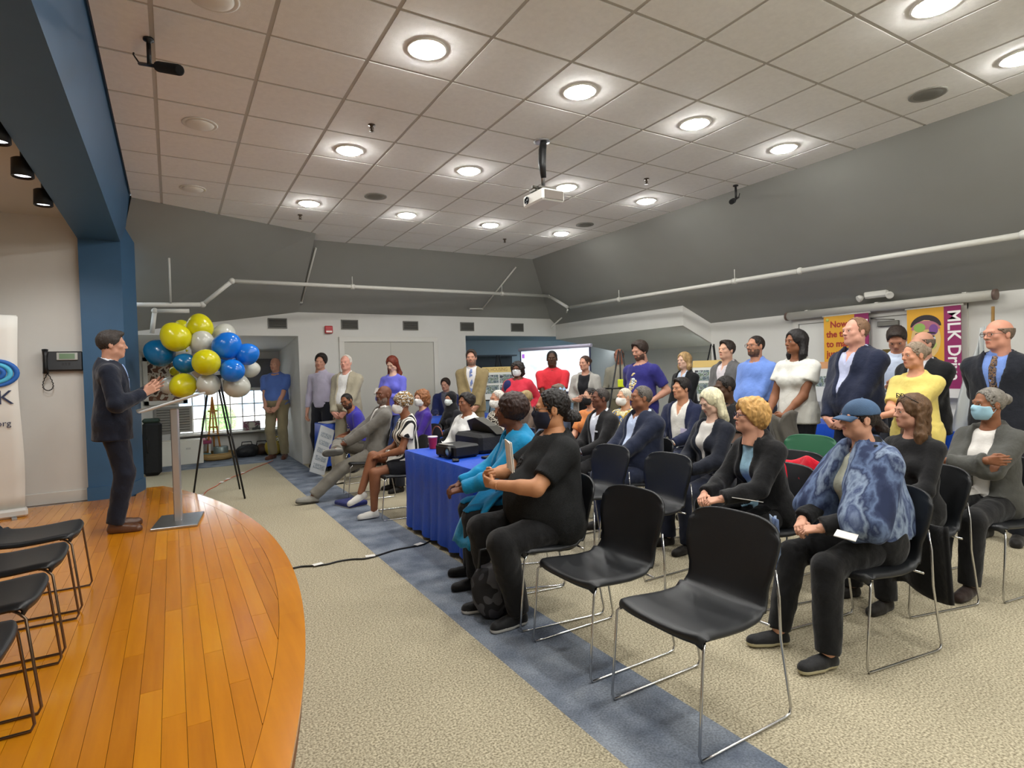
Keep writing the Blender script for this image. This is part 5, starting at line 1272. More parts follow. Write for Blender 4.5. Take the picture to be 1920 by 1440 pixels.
# ---- alcove things
o = thing('picture_frame', 'white framed picture leaning on the alcove wall behind the balloons', 'picture', (-0.10, 12.27, 1.05))
f_ = MB(); f_.b2((-0.34, -0.03, 0), (-0.27, 0, 0.86)); f_.b2((0.27, -0.03, 0), (0.34, 0, 0.86)); f_.b2((-0.34, -0.03, 0.79), (0.34, 0, 0.86)); f_.b2((-0.34, -0.03, 0), (0.34, 0, 0.07)); f_.build('frame', M_white, o)
MB().b2((-0.27, -0.012, 0.07), (0.27, 0, 0.79)).build('print', patch_mat('picture_print', ['8a7866', '6b4a3a', 'b7ad9c', '4b3a34'], 6), o)
o = thing('wall_grille', 'grey louvred grille on the alcove wall above the white box', 'grille', (0.0, 12.28, 0.52))
MB().b2((-0.30, -0.02, 0), (0.30, -0.004, 0.48)).build('frame', mat('grille_grey', '8f8d86', 0.6), o)
for n_ in range(9): MB().box((0, -0.026, 0.05+n_*0.047), (0.52, 0.014, 0.010), Matrix.Rotation(0.5, 3, 'X')).build('slat', M_vent, o)
bx_ = thing('cardboard_box', 'long white cardboard box on the floor of the alcove', 'box', (0.10, 11.78, 0), math.radians(3))
MB().box((0, 0, 0.21), (0.66, 0.36, 0.42), bev=0.006).build('carton', mat('carton_white', 'd4d1c4', 0.8), bx_); MB().box((0, -0.002, 0.421), (0.67, 0.06, 0.003)).build('tape', mat('tape', 'c0b89e', 0.4), bx_)
text('print_mark', 'IIIIII', 0.05, mat('print_grey', '8b8981', 0.8), bx_, (0.06, -0.182, 0.26), (PI/2, 0, 0), ext=0.0005)
bc_ = thing('folded_case', 'tall black padded case standing against the blue pillar', 'case', (-0.30, 10.62, 0))
MB().box((0, 0, 0.43), (0.26, 0.20, 0.84), Matrix.Rotation(0.03, 3, 'Y'), bev=0.05).build('body', mat('case_black', '0f1011', 0.8, bump=0.3, bscale=60), bc_); MB().box((0, 0, 0.86), (0.24, 0.19, 0.07), bev=0.025).build('top_flap', mat('flap_green', '2b3a30', 0.8), bc_)
MB().tube([(-0.06, -0.11, 0.6), (-0.06, -0.14, 0.55), (-0.06, -0.14, 0.42), (-0.06, -0.11, 0.37)], 0.009, 6).build('handle', M_dark, bc_)
bk = thing('wicker_basket', 'low round wicker basket under the window', 'basket', (0.66, 12.0, 0))
MB().lathe([(0.24, 0.0), (0.30, 0.05), (0.31, 0.13), (0.29, 0.13), (0.27, 0.06), (0.02, 0.03)], seg=28).build('bowl', mat('wicker', 'b39560', 0.8, bump=0.8, bscale=90), bk)
for z_ in (0.03, 0.06, 0.09, 0.12): MB().tube([((0.27+z_*0.3)*math.cos(a), (0.27+z_*0.3)*math.sin(a), z_) for a in np.linspace(0, 2*PI, 29)[:-1]], 0.010, 5, closed=True).build('weave_ring', mat('wicker2', '9c7d4a', 0.8), bk)
o = MB().lathe([(0.12, 0), (0.125, 0.01), (0.125, 0.19), (0.118, 0.20), (0.01, 0.195)], seg=24).build('metal_tin', mat('tin_grey', '7d8a88', 0.4, metal=0.5), None, (0.74, 11.98, 0.035)); tag(o, 'grey metal tin standing in the wicker basket', 'tin')
o = MB().lathe([(0.13, 0), (0.15, 0.05), (0.16, 0.12), (0.13, 0.13), (0.005, 0.12)], seg=20).build('teal_bundle', cloth('4f7f80'), None, (0.42, 11.95, 0.0)); tag(o, 'soft teal bundle beside the wicker basket', 'bundle')
def blob(name, label, cat, c, r, m, seed, squash=1.0, parts=None):
    f_ = Field((-r[0]*1.6, -r[1]*1.6, -0.01), (r[0]*1.6, r[1]*1.6, r[2]*2.6), 0.016); q_ = random.Random(seed)
    f_.ell((0, 0, r[2]*0.8), r, 0)
    for k_ in range(5): f_.ell((q_.uniform(-.6, .6)*r[0], q_.uniform(-.5, .5)*r[1], q_.uniform(.5, 1.4)*r[2]), (r[0]*.5, r[1]*.55, r[2]*.5), 0.05)
    X, Y, Z = f_.P(); f_.F = np.maximum(f_.F+(0.008*smooth_noise(X, Y, Z, 45)).astype(np.float32), (-Z+0.002).astype(np.float32)*np.ones_like(f_.F))
    v, q = f_.net(); o = thing(name, label, cat, c); Soup().add(v, q).build('bag_body', m, o)
    if parts: parts(o)
    return o
hnd = lambda col, h_: (lambda o: MB().tube([(-0.10, 0, h_), (-0.08, 0.02, h_+0.10), (0.08, 0.02, h_+0.10), (0.10, 0, h_)], 0.010, 8).build('handle', col, o))
blob('duffel_bag', 'black bag heaped on the floor under the window', 'bag', (1.18, 11.95, 0), (0.20, 0.16, 0.13), mat('bag_black', '15161a', 0.6), 4, parts=hnd(M_dark, 0.18))
blob('brown_bag', 'small brown bag behind the man in the blue polo', 'bag', (1.46, 12.1, 0), (0.11, 0.12, 0.12), mat('bag_brown', '5b4433', 0.6), 8, parts=hnd(M_dark, 0.16))
blob('yellow_bag', 'clear bag with yellow contents right of the blue polo man', 'bag', (1.62, 11.85, 0), (0.13, 0.13, 0.14), mat('bag_yellow', 'c2a838', 0.45), 5, parts=hnd(mat('cord_white', 'd8d5c8', 0.6), 0.2))
blob('yellow_decoration', 'yellow and white decoration at the right of the window', 'decoration', (1.70, 11.95, 0.0), (0.09, 0.09, 0.20), patch_mat('yellow_white', ['d8c230', 'e8e4d0', '5a4a20', 'd8c230'], 14), 9)
bd = thing('craft_box', 'open printed cardboard box on the window sill', 'box', (1.30, 12.18, WZ0-0.015))
MB().box((0, 0, 0.085), (0.30, 0.14, 0.17)).build('carton', patch_mat('printed_card', ['8f8a86', '7b5260', 'a8a59c', '5f605c'], 9), bd); MB().box((0, -0.074, 0.10), (0.10, 0.004, 0.10)).build('label_patch', mat('label_pale', 'c5c2b6', 0.7), bd)
st = thing('folding_stand', 'orange wooden folding stand in front of the window', 'stand', (0.62, 12.05, 0.13))
M_ow = mat('orange_wood', 'b5772f', 0.5)
for e_ in ((-0.10, -0.05, 0), (0.12, -0.05, 0), (0.02, 0.08, 0)): MB().tube([e_, (0.01, 0, 1.03)], 0.016, 8).build('leg', M_ow, st)
for z_ in (0.45, 0.75): MB().b2((-0.07, -0.04, z_), (0.09, -0.02, z_+0.03)).build('rung', M_ow, st)
o = thing('flower_tray', 'tray of pink flowers below the window sill at left', 'flowers', (0.42, 12.02, 0.30))
MB().box((0, 0, 0.03), (0.34, 0.16, 0.06), bev=0.01).build('tray', mat('tray_purple', '8a2a50', 0.5), o)
q_ = random.Random(2)
for k_ in range(14):
    v, q = sphere_q((q_.uniform(-.15, .15), q_.uniform(-.06, .06), 0.075+q_.uniform(0, .02)), 0.024, 8, 6); MB().add(v, [tuple(x) for x in q], 0, True).build('blossom', mat('petal_pink', 'e2a8b4', 0.7), o)
MB().b2((-0.15, -0.06, -0.30), (-0.12, -0.03, 0)).b2((0.12, -0.06, -0.30), (0.15, -0.03, 0)).b2((-0.15, 0.03, -0.30), (-0.12, 0.06, 0)).b2((0.12, 0.03, -0.30), (0.15, 0.06, 0)).build('support', M_white, o)
# things outside the window: a pale facade and greenery
fac = thing('house_facade', 'pale brick and white house seen through the window', 'building', (1.0, 17.0, -1.5))
MB().b2((-4, 0, 0), (5, 0.3, 6)).build('wall', mat('facade_pale', 'cfc6be', 0.8, var=0.2, vscale=2), fac)
for x_ in (-2.2, -0.9, 0.5, 1.9):
    w_ = MB().b2((x_, -0.04, 2.1), (x_+0.7, 0, 3.2)).build('window', mat('facade_glass', '7f93a6', 0.2), fac)
for x_, m_ in ((-1.4, 'c46a5a'), (1.35, 'b5534a')): MB().b2((x_, -0.06, 1.8), (x_+0.35, 0, 3.6)).build('brick_strip', mat('brick_'+m_, m_, 0.8), fac)
blob('garden_shrub', 'bright green shrub seen through the window', 'shrub', (0.9, 14.6, 0.2), (0.35, 0.3, 0.4), patch_mat('shrub_green', ['4f8a3a', '7fb85a', '3d6b2c', '94c46a'], 20), 3)

# ---- leaning poster by the back table, boards on easels, tripod screen
photo_m = patch_mat('photo_print', ['5d6a72', '8d9a9c', '6f7f6a', 'aab2b4', '4d4f55'], 14)
def board(name, label, loc, rz, w_, h_, tilt=0.15, header='d8c07a', rows=((0.30, 2), (0.62, 2)), easel=True, htext=None, base='d9dad4'):
    o = thing(name, label, 'poster board', loc, rz)
    R = Matrix.Rotation(-tilt, 3, 'X'); O = Vector((0, 0, 0))
    T_ = lambda x, y, z: tuple(R @ Vector((x, y, z)))
    z0 = 0.95 if easel else 0.0
    def plate(x0, x1, za, zb, y0, y1, nm, m_): 
        mb = MB(); mb.b2((x0, y0, za), (x1, y1, zb)); mb.v = [T_(v[0], v[1], v[2]-z0) for v in mb.v]; mb.v = [(v[0], v[1], v[2]+z0) for v in mb.v]; mb.build(nm, m_, o)
    plate(-w_/2, w_/2, z0, z0+h_, -0.006, 0.0, 'panel', mat('board_'+base, base, 0.6))
    plate(-w_/2, w_/2, z0+h_*0.83, z0+h_, -0.0085, -0.006, 'header_strip', mat('hdr_'+header, header, 0.6))
    for (fz, n) in rows:
        for k in range(n):
            x0 = -w_/2+0.03+k*(w_-0.06)/n; plate(x0+0.01, x0+(w_-0.06)/n-0.01, z0+h_*(0.80-fz), z0+h_*(0.80-fz)+h_*0.26, -0.0085, -0.006, 'photo', photo_m)
    if htext: text('lettering', htext, 0.09, mat('hdr_text', '9a7a3a', 0.6), o, (-w_/2+0.06, (-0.010)-0.0+math.tan(tilt)*0.0+h_*0.86*math.sin(tilt)*1.0, z0+h_*0.86), (PI/2-tilt, 0, 0), ext=0.0005, sx=0.8)
    if easel:
        for e_, a_ in (((-0.33, -0.12, 0), (-0.02, 0.16, 1.78)), ((0.33, -0.12, 0), (0.02, 0.16, 1.78)), ((0, 0.55, 0), (0, 0.18, 1.76))): MB().tube([e_, a_], 0.011, 8).build('easel_leg', M_dark, o)
        MB().tube([(-0.30, -0.03, 0.94), (0.30, -0.03, 0.94)], 0.012, 8).build('easel_ledge', M_dark, o)
    return o
board('poster_easel', 'easel with a photo board beside the man in the tan suit', (5.30, 9.45, 0), math.radians(-25), 0.62, 0.62, htext='IN HOUSING')
board('poster_easel', 'easel with a photo board behind the man in the grey suit', (6.70, 5.75, 0), math.radians(-75), 0.55, 0.60, header='d6b870')
board('poster_board', 'white photo board hanging below the gold lettered banner', (XW-0.16, 4.28, 0.95), math.radians(-90), 0.55, 0.52, tilt=0.0, header='d9a070', rows=((0.42, 2),), easel=False)
o = thing('sign_panel', 'pale printed sign leaning against the back left table', 'sign', (1.78, 8.78, 0.0), math.radians(28))
Rm = Matrix.Rotation(-0.10, 3, 'X') @ Matrix.Rotation(0.42, 3, 'Y')
m_ = MB(); m_.box(Rm @ Vector((0, 0, 0.40)), (0.27, 0.012, 0.72), Rm); m_.build('panel', mat('sign_pale', 'b9bdc0', 0.6), o)
for k_ in range(5): MB().box(Rm @ Vector((0, -0.008, 0.15+k_*0.12)), (0.20, 0.002, 0.07), Rm).build('printed_block', patch_mat('sign_print', ['9aa2aa', '7f8890', 'b9bdc0', '8d959c'], 40), o)
# black easel with a yellow-green box
e2 = thing('tripod_easel', 'black tripod easel with a tray in front of the alcove man', 'easel', (5.80, 6.62, 0), math.radians(-40))
for e_, a_ in (((-0.34, -0.2, 0), (-0.02, 0.0, 1.74)), ((0.34, -0.2, 0), (0.02, 0.0, 1.74)), ((0.0, 0.45, 0), (0, 0.02, 1.72))): MB().tube([e_, a_], 0.012, 8).build('leg', M_dark, e2)
MB().tube([(-0.36, -0.10, 1.17), (0.36, -0.10, 1.17)], 0.012, 8).build('tray', M_dark, e2)
o = thing('marker_box', 'neon yellow-green box on the black easel tray', 'box', (5.735, 6.535, 1.184), math.radians(-40))
MB().box((0.05, 0, 0.06), (0.20, 0.05, 0.115), bev=0.008).build('case', mat('neon_yellow', 'd2e020', 0.5), o); MB().box((0.11, -0.027, 0.095), (0.05, 0.004, 0.02)).build('print_patch', mat('neon_dark', '7d8a1a', 0.5), o)
pl, pr_ = at(975, 656, 10.2), at(1107, 650, 9.1)
sc_ = thing('tripod_screen', 'pull-up projection screen showing a pale slide', 'projection screen', ((pl.x+pr_.x)/2, (pl.y+pr_.y)/2, 0), math.atan2(pr_.y-pl.y, pr_.x-pl.x))
hw = (pr_-pl).length/2; hw2 = math.hypot(pr_.x-pl.x, pr_.y-pl.y)/2; zt = (pl.z+pr_.z)/2; zb = zt-0.72
def slide_mat():
    m = bpy.data.materials.new('slide'); m.use_nodes = True; nt = m.node_tree; b = nt.nodes['Principled BSDF']; L = nt.links
    tc = nt.nodes.new('ShaderNodeTexCoord'); n = nt.nodes.new('ShaderNodeTexNoise'); n.inputs['Scale'].default_value = 5; n.inputs['Detail'].default_value = 5; L.new(tc.outputs['Object'], n.inputs['Vector'])
    cr = nt.nodes.new('ShaderNodeValToRGB'); e = cr.color_ramp.elements; e[0].position = 0.36; e[0].color = (*lin('b4d0e0'), 1); e[1].position = 0.55; e[1].color = (*lin('eaf6ff'), 1); L.new(n.outputs['Fac'], cr.inputs[0])
    L.new(cr.outputs[0], b.inputs['Emission Color']); b.inputs['Emission Strength'].default_value = 0.42; b.inputs['Base Color'].default_value = (0.6, 0.62, 0.65, 1)
    return m
MB().b2((-hw2+0.03, -0.004, zb), (hw2-0.03, 0.004, zt-0.02)).build('projected_slide', slide_mat(), sc_)
MB().tube([(-hw2-0.02, 0, zt+0.01), (hw2+0.02, 0, zt+0.01)], 0.030, 12).build('top_case', mat('case_lilac', '9a98aa', 0.5), sc_)
bb = MB(); bb.b2((-hw2, -0.002, zb-0.03), (-hw2+0.03, 0.006, zt)); bb.b2((hw2-0.03, -0.002, zb-0.03), (hw2, 0.006, zt)); bb.b2((-hw2, -0.002, zb-0.05), (hw2, 0.006, zb)); bb.build('border', mat('screen_border', '2a2f4a', 0.7), sc_)
text('slide_title', 'Housing Servi', 0.075, mat('slide_pink', 'd3a0c0', 0.6, emit=0.6), sc_, (-hw2+0.13, -0.006, zt-0.13), (PI/2, 0, 0), ext=0.0005)
MB().b2((-hw2+0.05, -0.007, zt-0.14), (-hw2+0.11, -0.004, zt-0.07)).build('slide_mark', mat('slide_purple', '8a4fb0', 0.6, emit=0.5), sc_)
MB().tube([(0, 0.05, 0.25), (0, 0.05, zt+0.02)], 0.014, 8).build('pole', M_dark, sc_)
for a in (0.3, 2.4, 4.5): MB().tube([(0, 0.05, 0.35), (0.42*math.cos(a), 0.05+0.42*math.sin(a), 0.01)], 0.011, 8).build('tripod_leg', M_dark, sc_)
# dark shelf recess in the screen alcove
o = thing('wall_shelf', 'dark wall shelf in the blue-lit alcove', 'shelf', (6.3, 11.68, 1.55)); MB().b2((-1.1, -0.25, 0.28), (0.6, 0, 0.31)).build('board', mat('shelf_dark', '4a5560', 0.7), o); MB().b2((-1.1, -0.02, -0.1), (0.6, 0, 0.28)).build('back_panel', mat('shelf_back', '39434c', 0.8), o)
# flag
fl_ = thing('flag', 'white flag hanging from a pole by the right wall', 'flag', (6.80, 2.44, 0))
MB().tube([(0, 0, 0.02), (0.02, -0.02, 1.95)], 0.014, 10).build('pole', mat('pole_wood', '8a6a3a', 0.5), fl_); MB().lathe([(0.16, 0), (0.15, 0.03), (0.03, 0.05), (0.02, 0.09)], seg=20).build('base', mat('pole_base', '5a5045', 0.4, metal=0.5), fl_)
MB().grid(lambda u, v: (-0.03-0.10*v*u+0.03*math.sin(u*14), 0.02+0.06*u+0.36*u*v+0.015*math.sin(v*9+u*5), 1.78-1.35*v-0.10*u), 16, 20, thick=0.004).build('cloth', mat('flag_white', 'c7cbcc', 0.8), fl_)

# ---- floor things
def floor_cable(name, label, pts, r, m, tapes):
    o = thing(name, label, 'cable', (0, 0, 0)); P = []
    for i in range(len(pts)-1):
        for k in range(8): P.append(Vector(pts[i]).lerp(Vector(pts[i+1]), k/8)+Vector((0.012*math.sin((i*8+k)*1.1), 0.02*math.sin((i*8+k)*0.7), 0)))
    P.append(Vector(pts[-1])); MB().tube(P, r, 8).build('wire', m, o)
    for (x, y, a) in tapes: MB().box((x, y, r*2+0.001), (0.075, 0.05, 0.002), rotz(a)).build('tape', mat('tape_white', 'e3e1da', 0.6), o)
floor_cable('floor_cable', 'black cable taped across the carpet from the stage to the table', [(0.72, 4.62, 0.008), (1.0, 4.58, 0.008), (1.3, 4.54, 0.008), (1.76, 4.62, 0.008), (2.05, 4.70, 0.008)], 0.007, M_dark, [(0.92, 4.59, 10), (1.32, 4.55, -10), (1.76, 4.62, 20)])
floor_cable('extension_cord', 'thin orange cord taped to the carpet behind the lectern', [(0.10, 7.75, 0.006), (0.30, 8.4, 0.006), (0.56, 9.18, 0.006), (0.85, 9.76, 0.006), (1.5, 11.0, 0.006)], 0.006, mat('cord_orange', 'c25a32', 0.5), [(0.27, 8.3, 70), (0.56, 9.15, 70), (0.66, 9.4, 60), (0.9, 9.85, 60)])
o = thing('navy_folder', 'navy blue folder on the floor under the grey-suited man', 'folder', (1.70, 6.55, 0), 0.3); MB().box((0, 0, 0.03), (0.24, 0.32, 0.05), bev=0.012).build('cover', cloth('1c2460'), o); MB().box((0, 0, 0.004), (0.22, 0.30, 0.006)).build('papers', mat('paper', 'e4e1da', 0.7), o)
bp_ = blob('backpack', 'grey and black backpack on the floor at the feet of the woman in black', 'bag', (1.62, 3.02, 0), (0.13, 0.11, 0.17), patch_mat('bag_greyblack', ['55555a', '2a2a2d', '44444a', '1c1c1f'], 5), 11, parts=hnd(M_dark, 0.3))
o = MB().grid(lambda u, v: (1.60+0.16*u, 2.96+0.12*v, 0.30+0.14*math.sin(PI*u)*math.sin(PI*v)+0.02*math.sin(v*13+u*9)), 12, 12, thick=0.008).build('plastic_bag', mat('bag_white', 'a9a8a8', 0.4)); tag(o, 'crumpled pale plastic bag on top of the backpack', 'bag')
# ================================================================== the people
W1, W2, W3 = 'cfa085', 'c4917a', 'd8b09a'      # lighter skins
B1, B2, B3 = '8a5a3f', '6a412e', '49301f'      # browner skins
def patch(info, name, m, cx, cz, rx, rz, off=0.005, front=True):
    """flat print or badge that follows the chest"""
    f = info['base'].like(); s = info['s']; src = info['tp'].F
    reg = (np.sqrt(((info['tx']-cx)/rx)**2+((info['tz']-cz)/rz)**2)-1)*min(rx, rz)*s
    f.F = np.maximum(np.maximum(src-off, -(src+0.004)), np.maximum(reg, (0.02-info['ty'])*s)).astype(np.float32)
    v, q = f.net()
    if len(v): Soup().add(v, q).build(name, m, info['o'])
def ball_cap(info, m, tilt=0.0):
    HM = info['HM']; f = Field((-0.14, -0.15, -0.02), (0.14, 0.24, 0.16), 0.006)
    f.ell((0, -0.016, 0.034), (0.088, 0.110, 0.098), 0)
    X, Y, Z = f.P(); f.F = np.maximum(f.F, (0.030-0.10*Y-Z).astype(np.float32)*np.ones_like(f.F)); v, q = f.net(); c = Soup().add(xf(v, HM), q).build('cap', m, info['o'])
    def vis(u, w_):
        a = (u-0.5)*2; r_ = 0.085; x = r_*1.0*math.sin(a*1.25); y0 = 0.065+0.035*math.cos(a*1.3)
        return (x*(1-0.10*w_), y0-0.03+w_*(0.085*math.cos(a*1.1)), 0.030-0.014*w_-0.018*a*a-0.014*w_*w_)
    mb = MB().grid(vis, 14, 6, thick=0.004); mb.v = [tuple(x) for x in xf(np.array(mb.v), HM)]; mb.build('cap_visor', m, c)
    mb = MB(); v, q = sphere_q((0, -0.016, 0.133), (0.008, 0.008, 0.004), 8, 6); mb.add(xf(v, HM), [tuple(x) for x in q], 0, True); mb.build('cap_button', m, c)
def sheet(info, name, m, loc, w_, h_, rot, thick=0.003, label=None):
    mb = MB().box((0, 0, 0), (w_, h_, thick)); o = mb.build(name, m, info['o'], loc, rot); return o
def held(label, cat, name, parts, loc, rot):
    o = thing(name, label, cat, loc); o.rotation_euler = rot
    for nm, mb, m in parts: mb.build(nm, m, o)
    return o
def zheight(zt, lean, seat): return 1.75*(zt-0.015-seat)/(0.085+0.82*math.cos(math.radians(lean)))
def seated(label, pos, face, zt=None, chair_label=None, chair_dx=0.09, cface=None, shell=None, **k):
    seat = k.setdefault('seat', 0.445); lean = k.get('lean', 0)
    if zt: k['height'] = zheight(zt, lean, seat)
    if chair_label:
        a = math.radians(face if cface is None else cface); chair(chair_label, (pos[0]+math.cos(a)*chair_dx, pos[1]+math.sin(a)*chair_dx), face if cface is None else cface, shell=shell, group=G1 if shell is None else None)
    return person(label, pos, face, 'sit', **k)
paper = mat('paper', 'e4e1da', 0.7)

# ---- the speaker on the stage
I = person('speaker in a navy suit and pale blue tie standing on the wooden stage', (-0.47, 6.28), 2, 'stand', 1.79, hands='gesture', head=(0, 0, 0), skin='c28f76', hair='short', hairc='332b25', top='shirt', topc='d9dde2',
           jacket='141a29', tie='9db6e6', pants='131826', shoes='5a3a26', shoe_kind='leather', z0=SZ, lod=1, h=0.011, curl=0.25, girth=1.04)

# ---- standing along the back
person('bald man in a blue polo and khaki trousers standing at the window', (1.64, 11.25), 238, 'stand', 1.84, hands='clasp', skin=W2, hair='bald', hairc='6a5546', top='collar', sleeves='short', topc='5572b8', pants='8f8468', shoes='5a3526', girth=1.22, belly=0.3, lod=2)
person('young dark-haired man in a pale lilac shirt leaning on the back wall', (2.12, 9.72), 225, 'stand', 1.84, hands='sides', head=(None, -5, -12), skin=W2, hair='short_full', hairc='1f1814', top='shirt', topc='b5b0c4', pants='1c1e26', lod=2, girth=0.92)
person('white-haired man in a light tan jacket standing by the back door', (2.33, 8.95), 222, 'stand', 1.79, hands='clasp', head=(None, 4, 0), skin='d39a88', hair='receding', hairc='d8d2c8', top='shirt', topc='e2e2e0', jacket='a39c88', pants='9a937f', lod=2, girth=1.15, open_w=0.12, belly=0.3)
def ex(i): MB().box((0, 0, 0), (0.16, 0.02, 0.11), bev=0.003).build('notebook', mat('note_pale', 'b9b3ad', 0.7), i['o'], (0.0, 0.42, 1.23), (0.7, 0, 0))
person('long red-haired woman in a violet-blue shirt looking down at a notebook', (2.98, 8.70), 222, 'stand', 1.75, fem=True, hands='phone', head=(0, -24, 0), skin=W3, hair='long', hairc='6b2a18', top='blouse', topc='6a6cd0', pants='3c4a78', lod=1, extras=ex)
person('man in a tan suit and blue tie standing before the alcove', (4.18, 8.35), 236, 'stand', 1.83, hands='clasp', skin=W2, hair='short', hairc='3b2f27', beard='6d5546', top='shirt', topc='d8d6d6', jacket='8c7c58', tie='7285b8', pants='857552', lod=1, girth=1.02)
def ex(i): 
    f = i['base'].like(); f.ell(i['T'](0.14, 0.10, 1.36), (0.07, 0.06, 0.10), 0); v, q = f.net(); Soup().add(v, q).build('scarf', cloth('22285c'), i['o'])
person('masked woman with curly dark hair in a red top, hand on hip', (4.38, 7.25), 222, 'stand', 1.60, fem=True, hands='hips', skin=B2, hair='curly', hairc='1e1613', top='loose', topc='c52f42', pants='22242c', mask='flat', maskc='dfe3e6', girth=1.35, lod=1, extras=ex, glasses='201a18')
person('man in a red polo shirt standing in front of the screen', (5.02, 7.28), 232, 'stand', 1.76, hands='clasp', skin=B3, hair='buzz', hairc='120e0c', top='collar', sleeves='short', topc='cc2f3a', pants='1e2028', lod=1, girth=1.12)
person('woman in a light grey blazer over black, right of the screen', (5.28, 6.80), 215, 'stand', 1.665, fem=True, hands='belly', head=(None, 0, 0), skin=W2, hair='tight_bun', hairc='3a2419', top='tee', sleeves='short', topc='16161a', jacket='a3a19b', pants='1d1e24', lod=1, open_w=0.13)
person('balding man in a tan shirt half hidden behind the black easel', (6.60, 7.55), 215, 'stand', 1.80, hands='sides', skin='9a6550', hair='rim', hairc='4a4038', top='shirt', topc='8c8676', pants='6b654f', lod=2, girth=1.05)
def ex(i): patch(i, 'shirt_print', mat('print_gold', 'd8c48a', 0.7), 0.0, 1.25, 0.060, 0.115); patch(i, 'print_core', mat('print_pale', 'e8dfc8', 0.7), 0.0, 1.27, 0.030, 0.07, off=0.007)
person('bearded man in a violet T-shirt with a gold print, hands on hips', (5.26, 5.60), 188, 'stand', 1.80, hands='hips', head=(None, -12, 0), skin=W2, hair='short_full', hairc='2a1d15', beard='2a1d15', top='tee', sleeves='short', topc='2c2a72', pants='23253a', lod=1, girth=1.22, belly=0.35, extras=ex)
person('blonde woman in a black blazer standing by the recess', (5.98, 5.52), 178, 'stand', 1.65, fem=True, hands='clasp', head=(None, 0, 0), skin=W3, hair='bob', hairc='a8895c', top='shirt', shirt_w=0.10, topc='b9c6d8', jacket='121316', pants='121316', lod=1)
person('man in a grey suit standing left of the man in light blue', (5.98, 4.82), 175, 'stand', 1.765, hands='clasp', head=(None, 6, 0), skin=W1, hair='short', hairc='2f2620', top='shirt', shirt_w=0.10, topc='cfc8cc', jacket='5f5e5e', pants='4e4d4d', lod=1, girth=1.15, belly=0.2)
person('man in a light blue shirt and glasses with clasped hands', (5.86, 4.32), 178, 'stand', 1.79, hands='clasp', head=(None, 5, 0), skin='b98468', hair='buzz', hairc='231a15', beard='3a2a20', glasses='5a4a40', top='collar', topc='6f8fd6', pants='23283c', lod=1, girth=1.2, belly=0.3)
I = person('dark-haired woman in a white flutter-sleeve top holding a grey jacket', (5.40, 3.52), 176, 'stand', 1.79, fem=True, hands=(((0.16, 0.24, 0.92), (-0.05, 0.27, 0.93)), ((-0.5, -0.6, 0.2), (0.4, -0.8, 0.1)), ((-0.4, 0.6, -0.6), (0.9, 0.3, -0.2))), head=(None, 2, 0), skin=B1, hair='lob', hairc='161212', top='loose', sleeves='flutter', topc='dddcd4', pants='14151a', lod=1, girth=1.02)
def fold_mesh(u, v): return (-0.10+0.26*u+0.015*math.sin(v*10), 0.10+0.16*math.sin(PI*u)*0.6+0.02*math.sin(u*17+v*4), 0.06-0.58*v-0.06*u+0.03*math.sin(u*9))
o = MB().grid(fold_mesh, 16, 16, thick=0.03).build('folded_jacket', cloth('5b5750'), None, (5.40-0.16, 3.52-0.02, 0.93), (0, 0, math.radians(110))); tag(o, 'dark grey jacket draped over the arm of the woman in white', 'jacket')
person('tall man in a navy suit with an open pale shirt, hands clasped', (5.35, 2.90), 165, 'stand', 1.85, hands='clasp', head=(None, 4, 0), skin='d09a86', hair='receding', hairc='7d5f48', top='shirt', shirt_w=0.10, topc='b9bfdc', jacket='1a2138', pants='1a2138', lod=1, h=0.012, girth=1.22, belly=0.35, jowl=0.6)
person('man in a pale blue shirt bending his head behind the navy-suited man', (6.35, 3.05), 205, 'stand', 1.80, hands='phone', head=(-5, -34, 0), skin='b57f66', hair='short', hairc='2c211b', top='shirt', topc='bfcbe0', pants='30323a', lod=2, lean=8)
person('elderly woman in a pale yellow top with crossed arms', (5.20, 2.36), 170, 'stand', 1.60, fem=True, hands='crossed', head=(None, -2, 0), skin='c98f72', hair='tight_bun', hairc='8a7a68', top='tee', sleeves='short', topc='dcc870', pants='2f3a58', lod=1, h=0.012, girth=1.1, bust=True)
person('man in a black suit standing right behind the woman in yellow', (5.92, 2.62), 168, 'stand', 1.71, hands='clasp', head=(None, 0, 0), skin=W2, hair='rim', hairc='6a5c50', top='shirt', topc='c4c4c8', jacket='131417', pants='131417', lod=2, girth=1.15)
tiem = patch_mat('tie_pattern', ['3c3a3c', '8a6a48', '55505a', '2c2c34'], 60)
person('balding man in a dark suit with a patterned tie at the right edge', (5.66, 1.97), 180, 'stand', 1.755, hands='behind', head=(None, 0, 0), skin='c98f78', hair='rim', hairc='6b5a4c', must='8a7a6c', glasses='6a5a50', top='shirt', topc='6f8ccc', jacket='1a1d26', tie=tiem, pants='1a1d26', lod=1, h=0.012, girth=1.08)

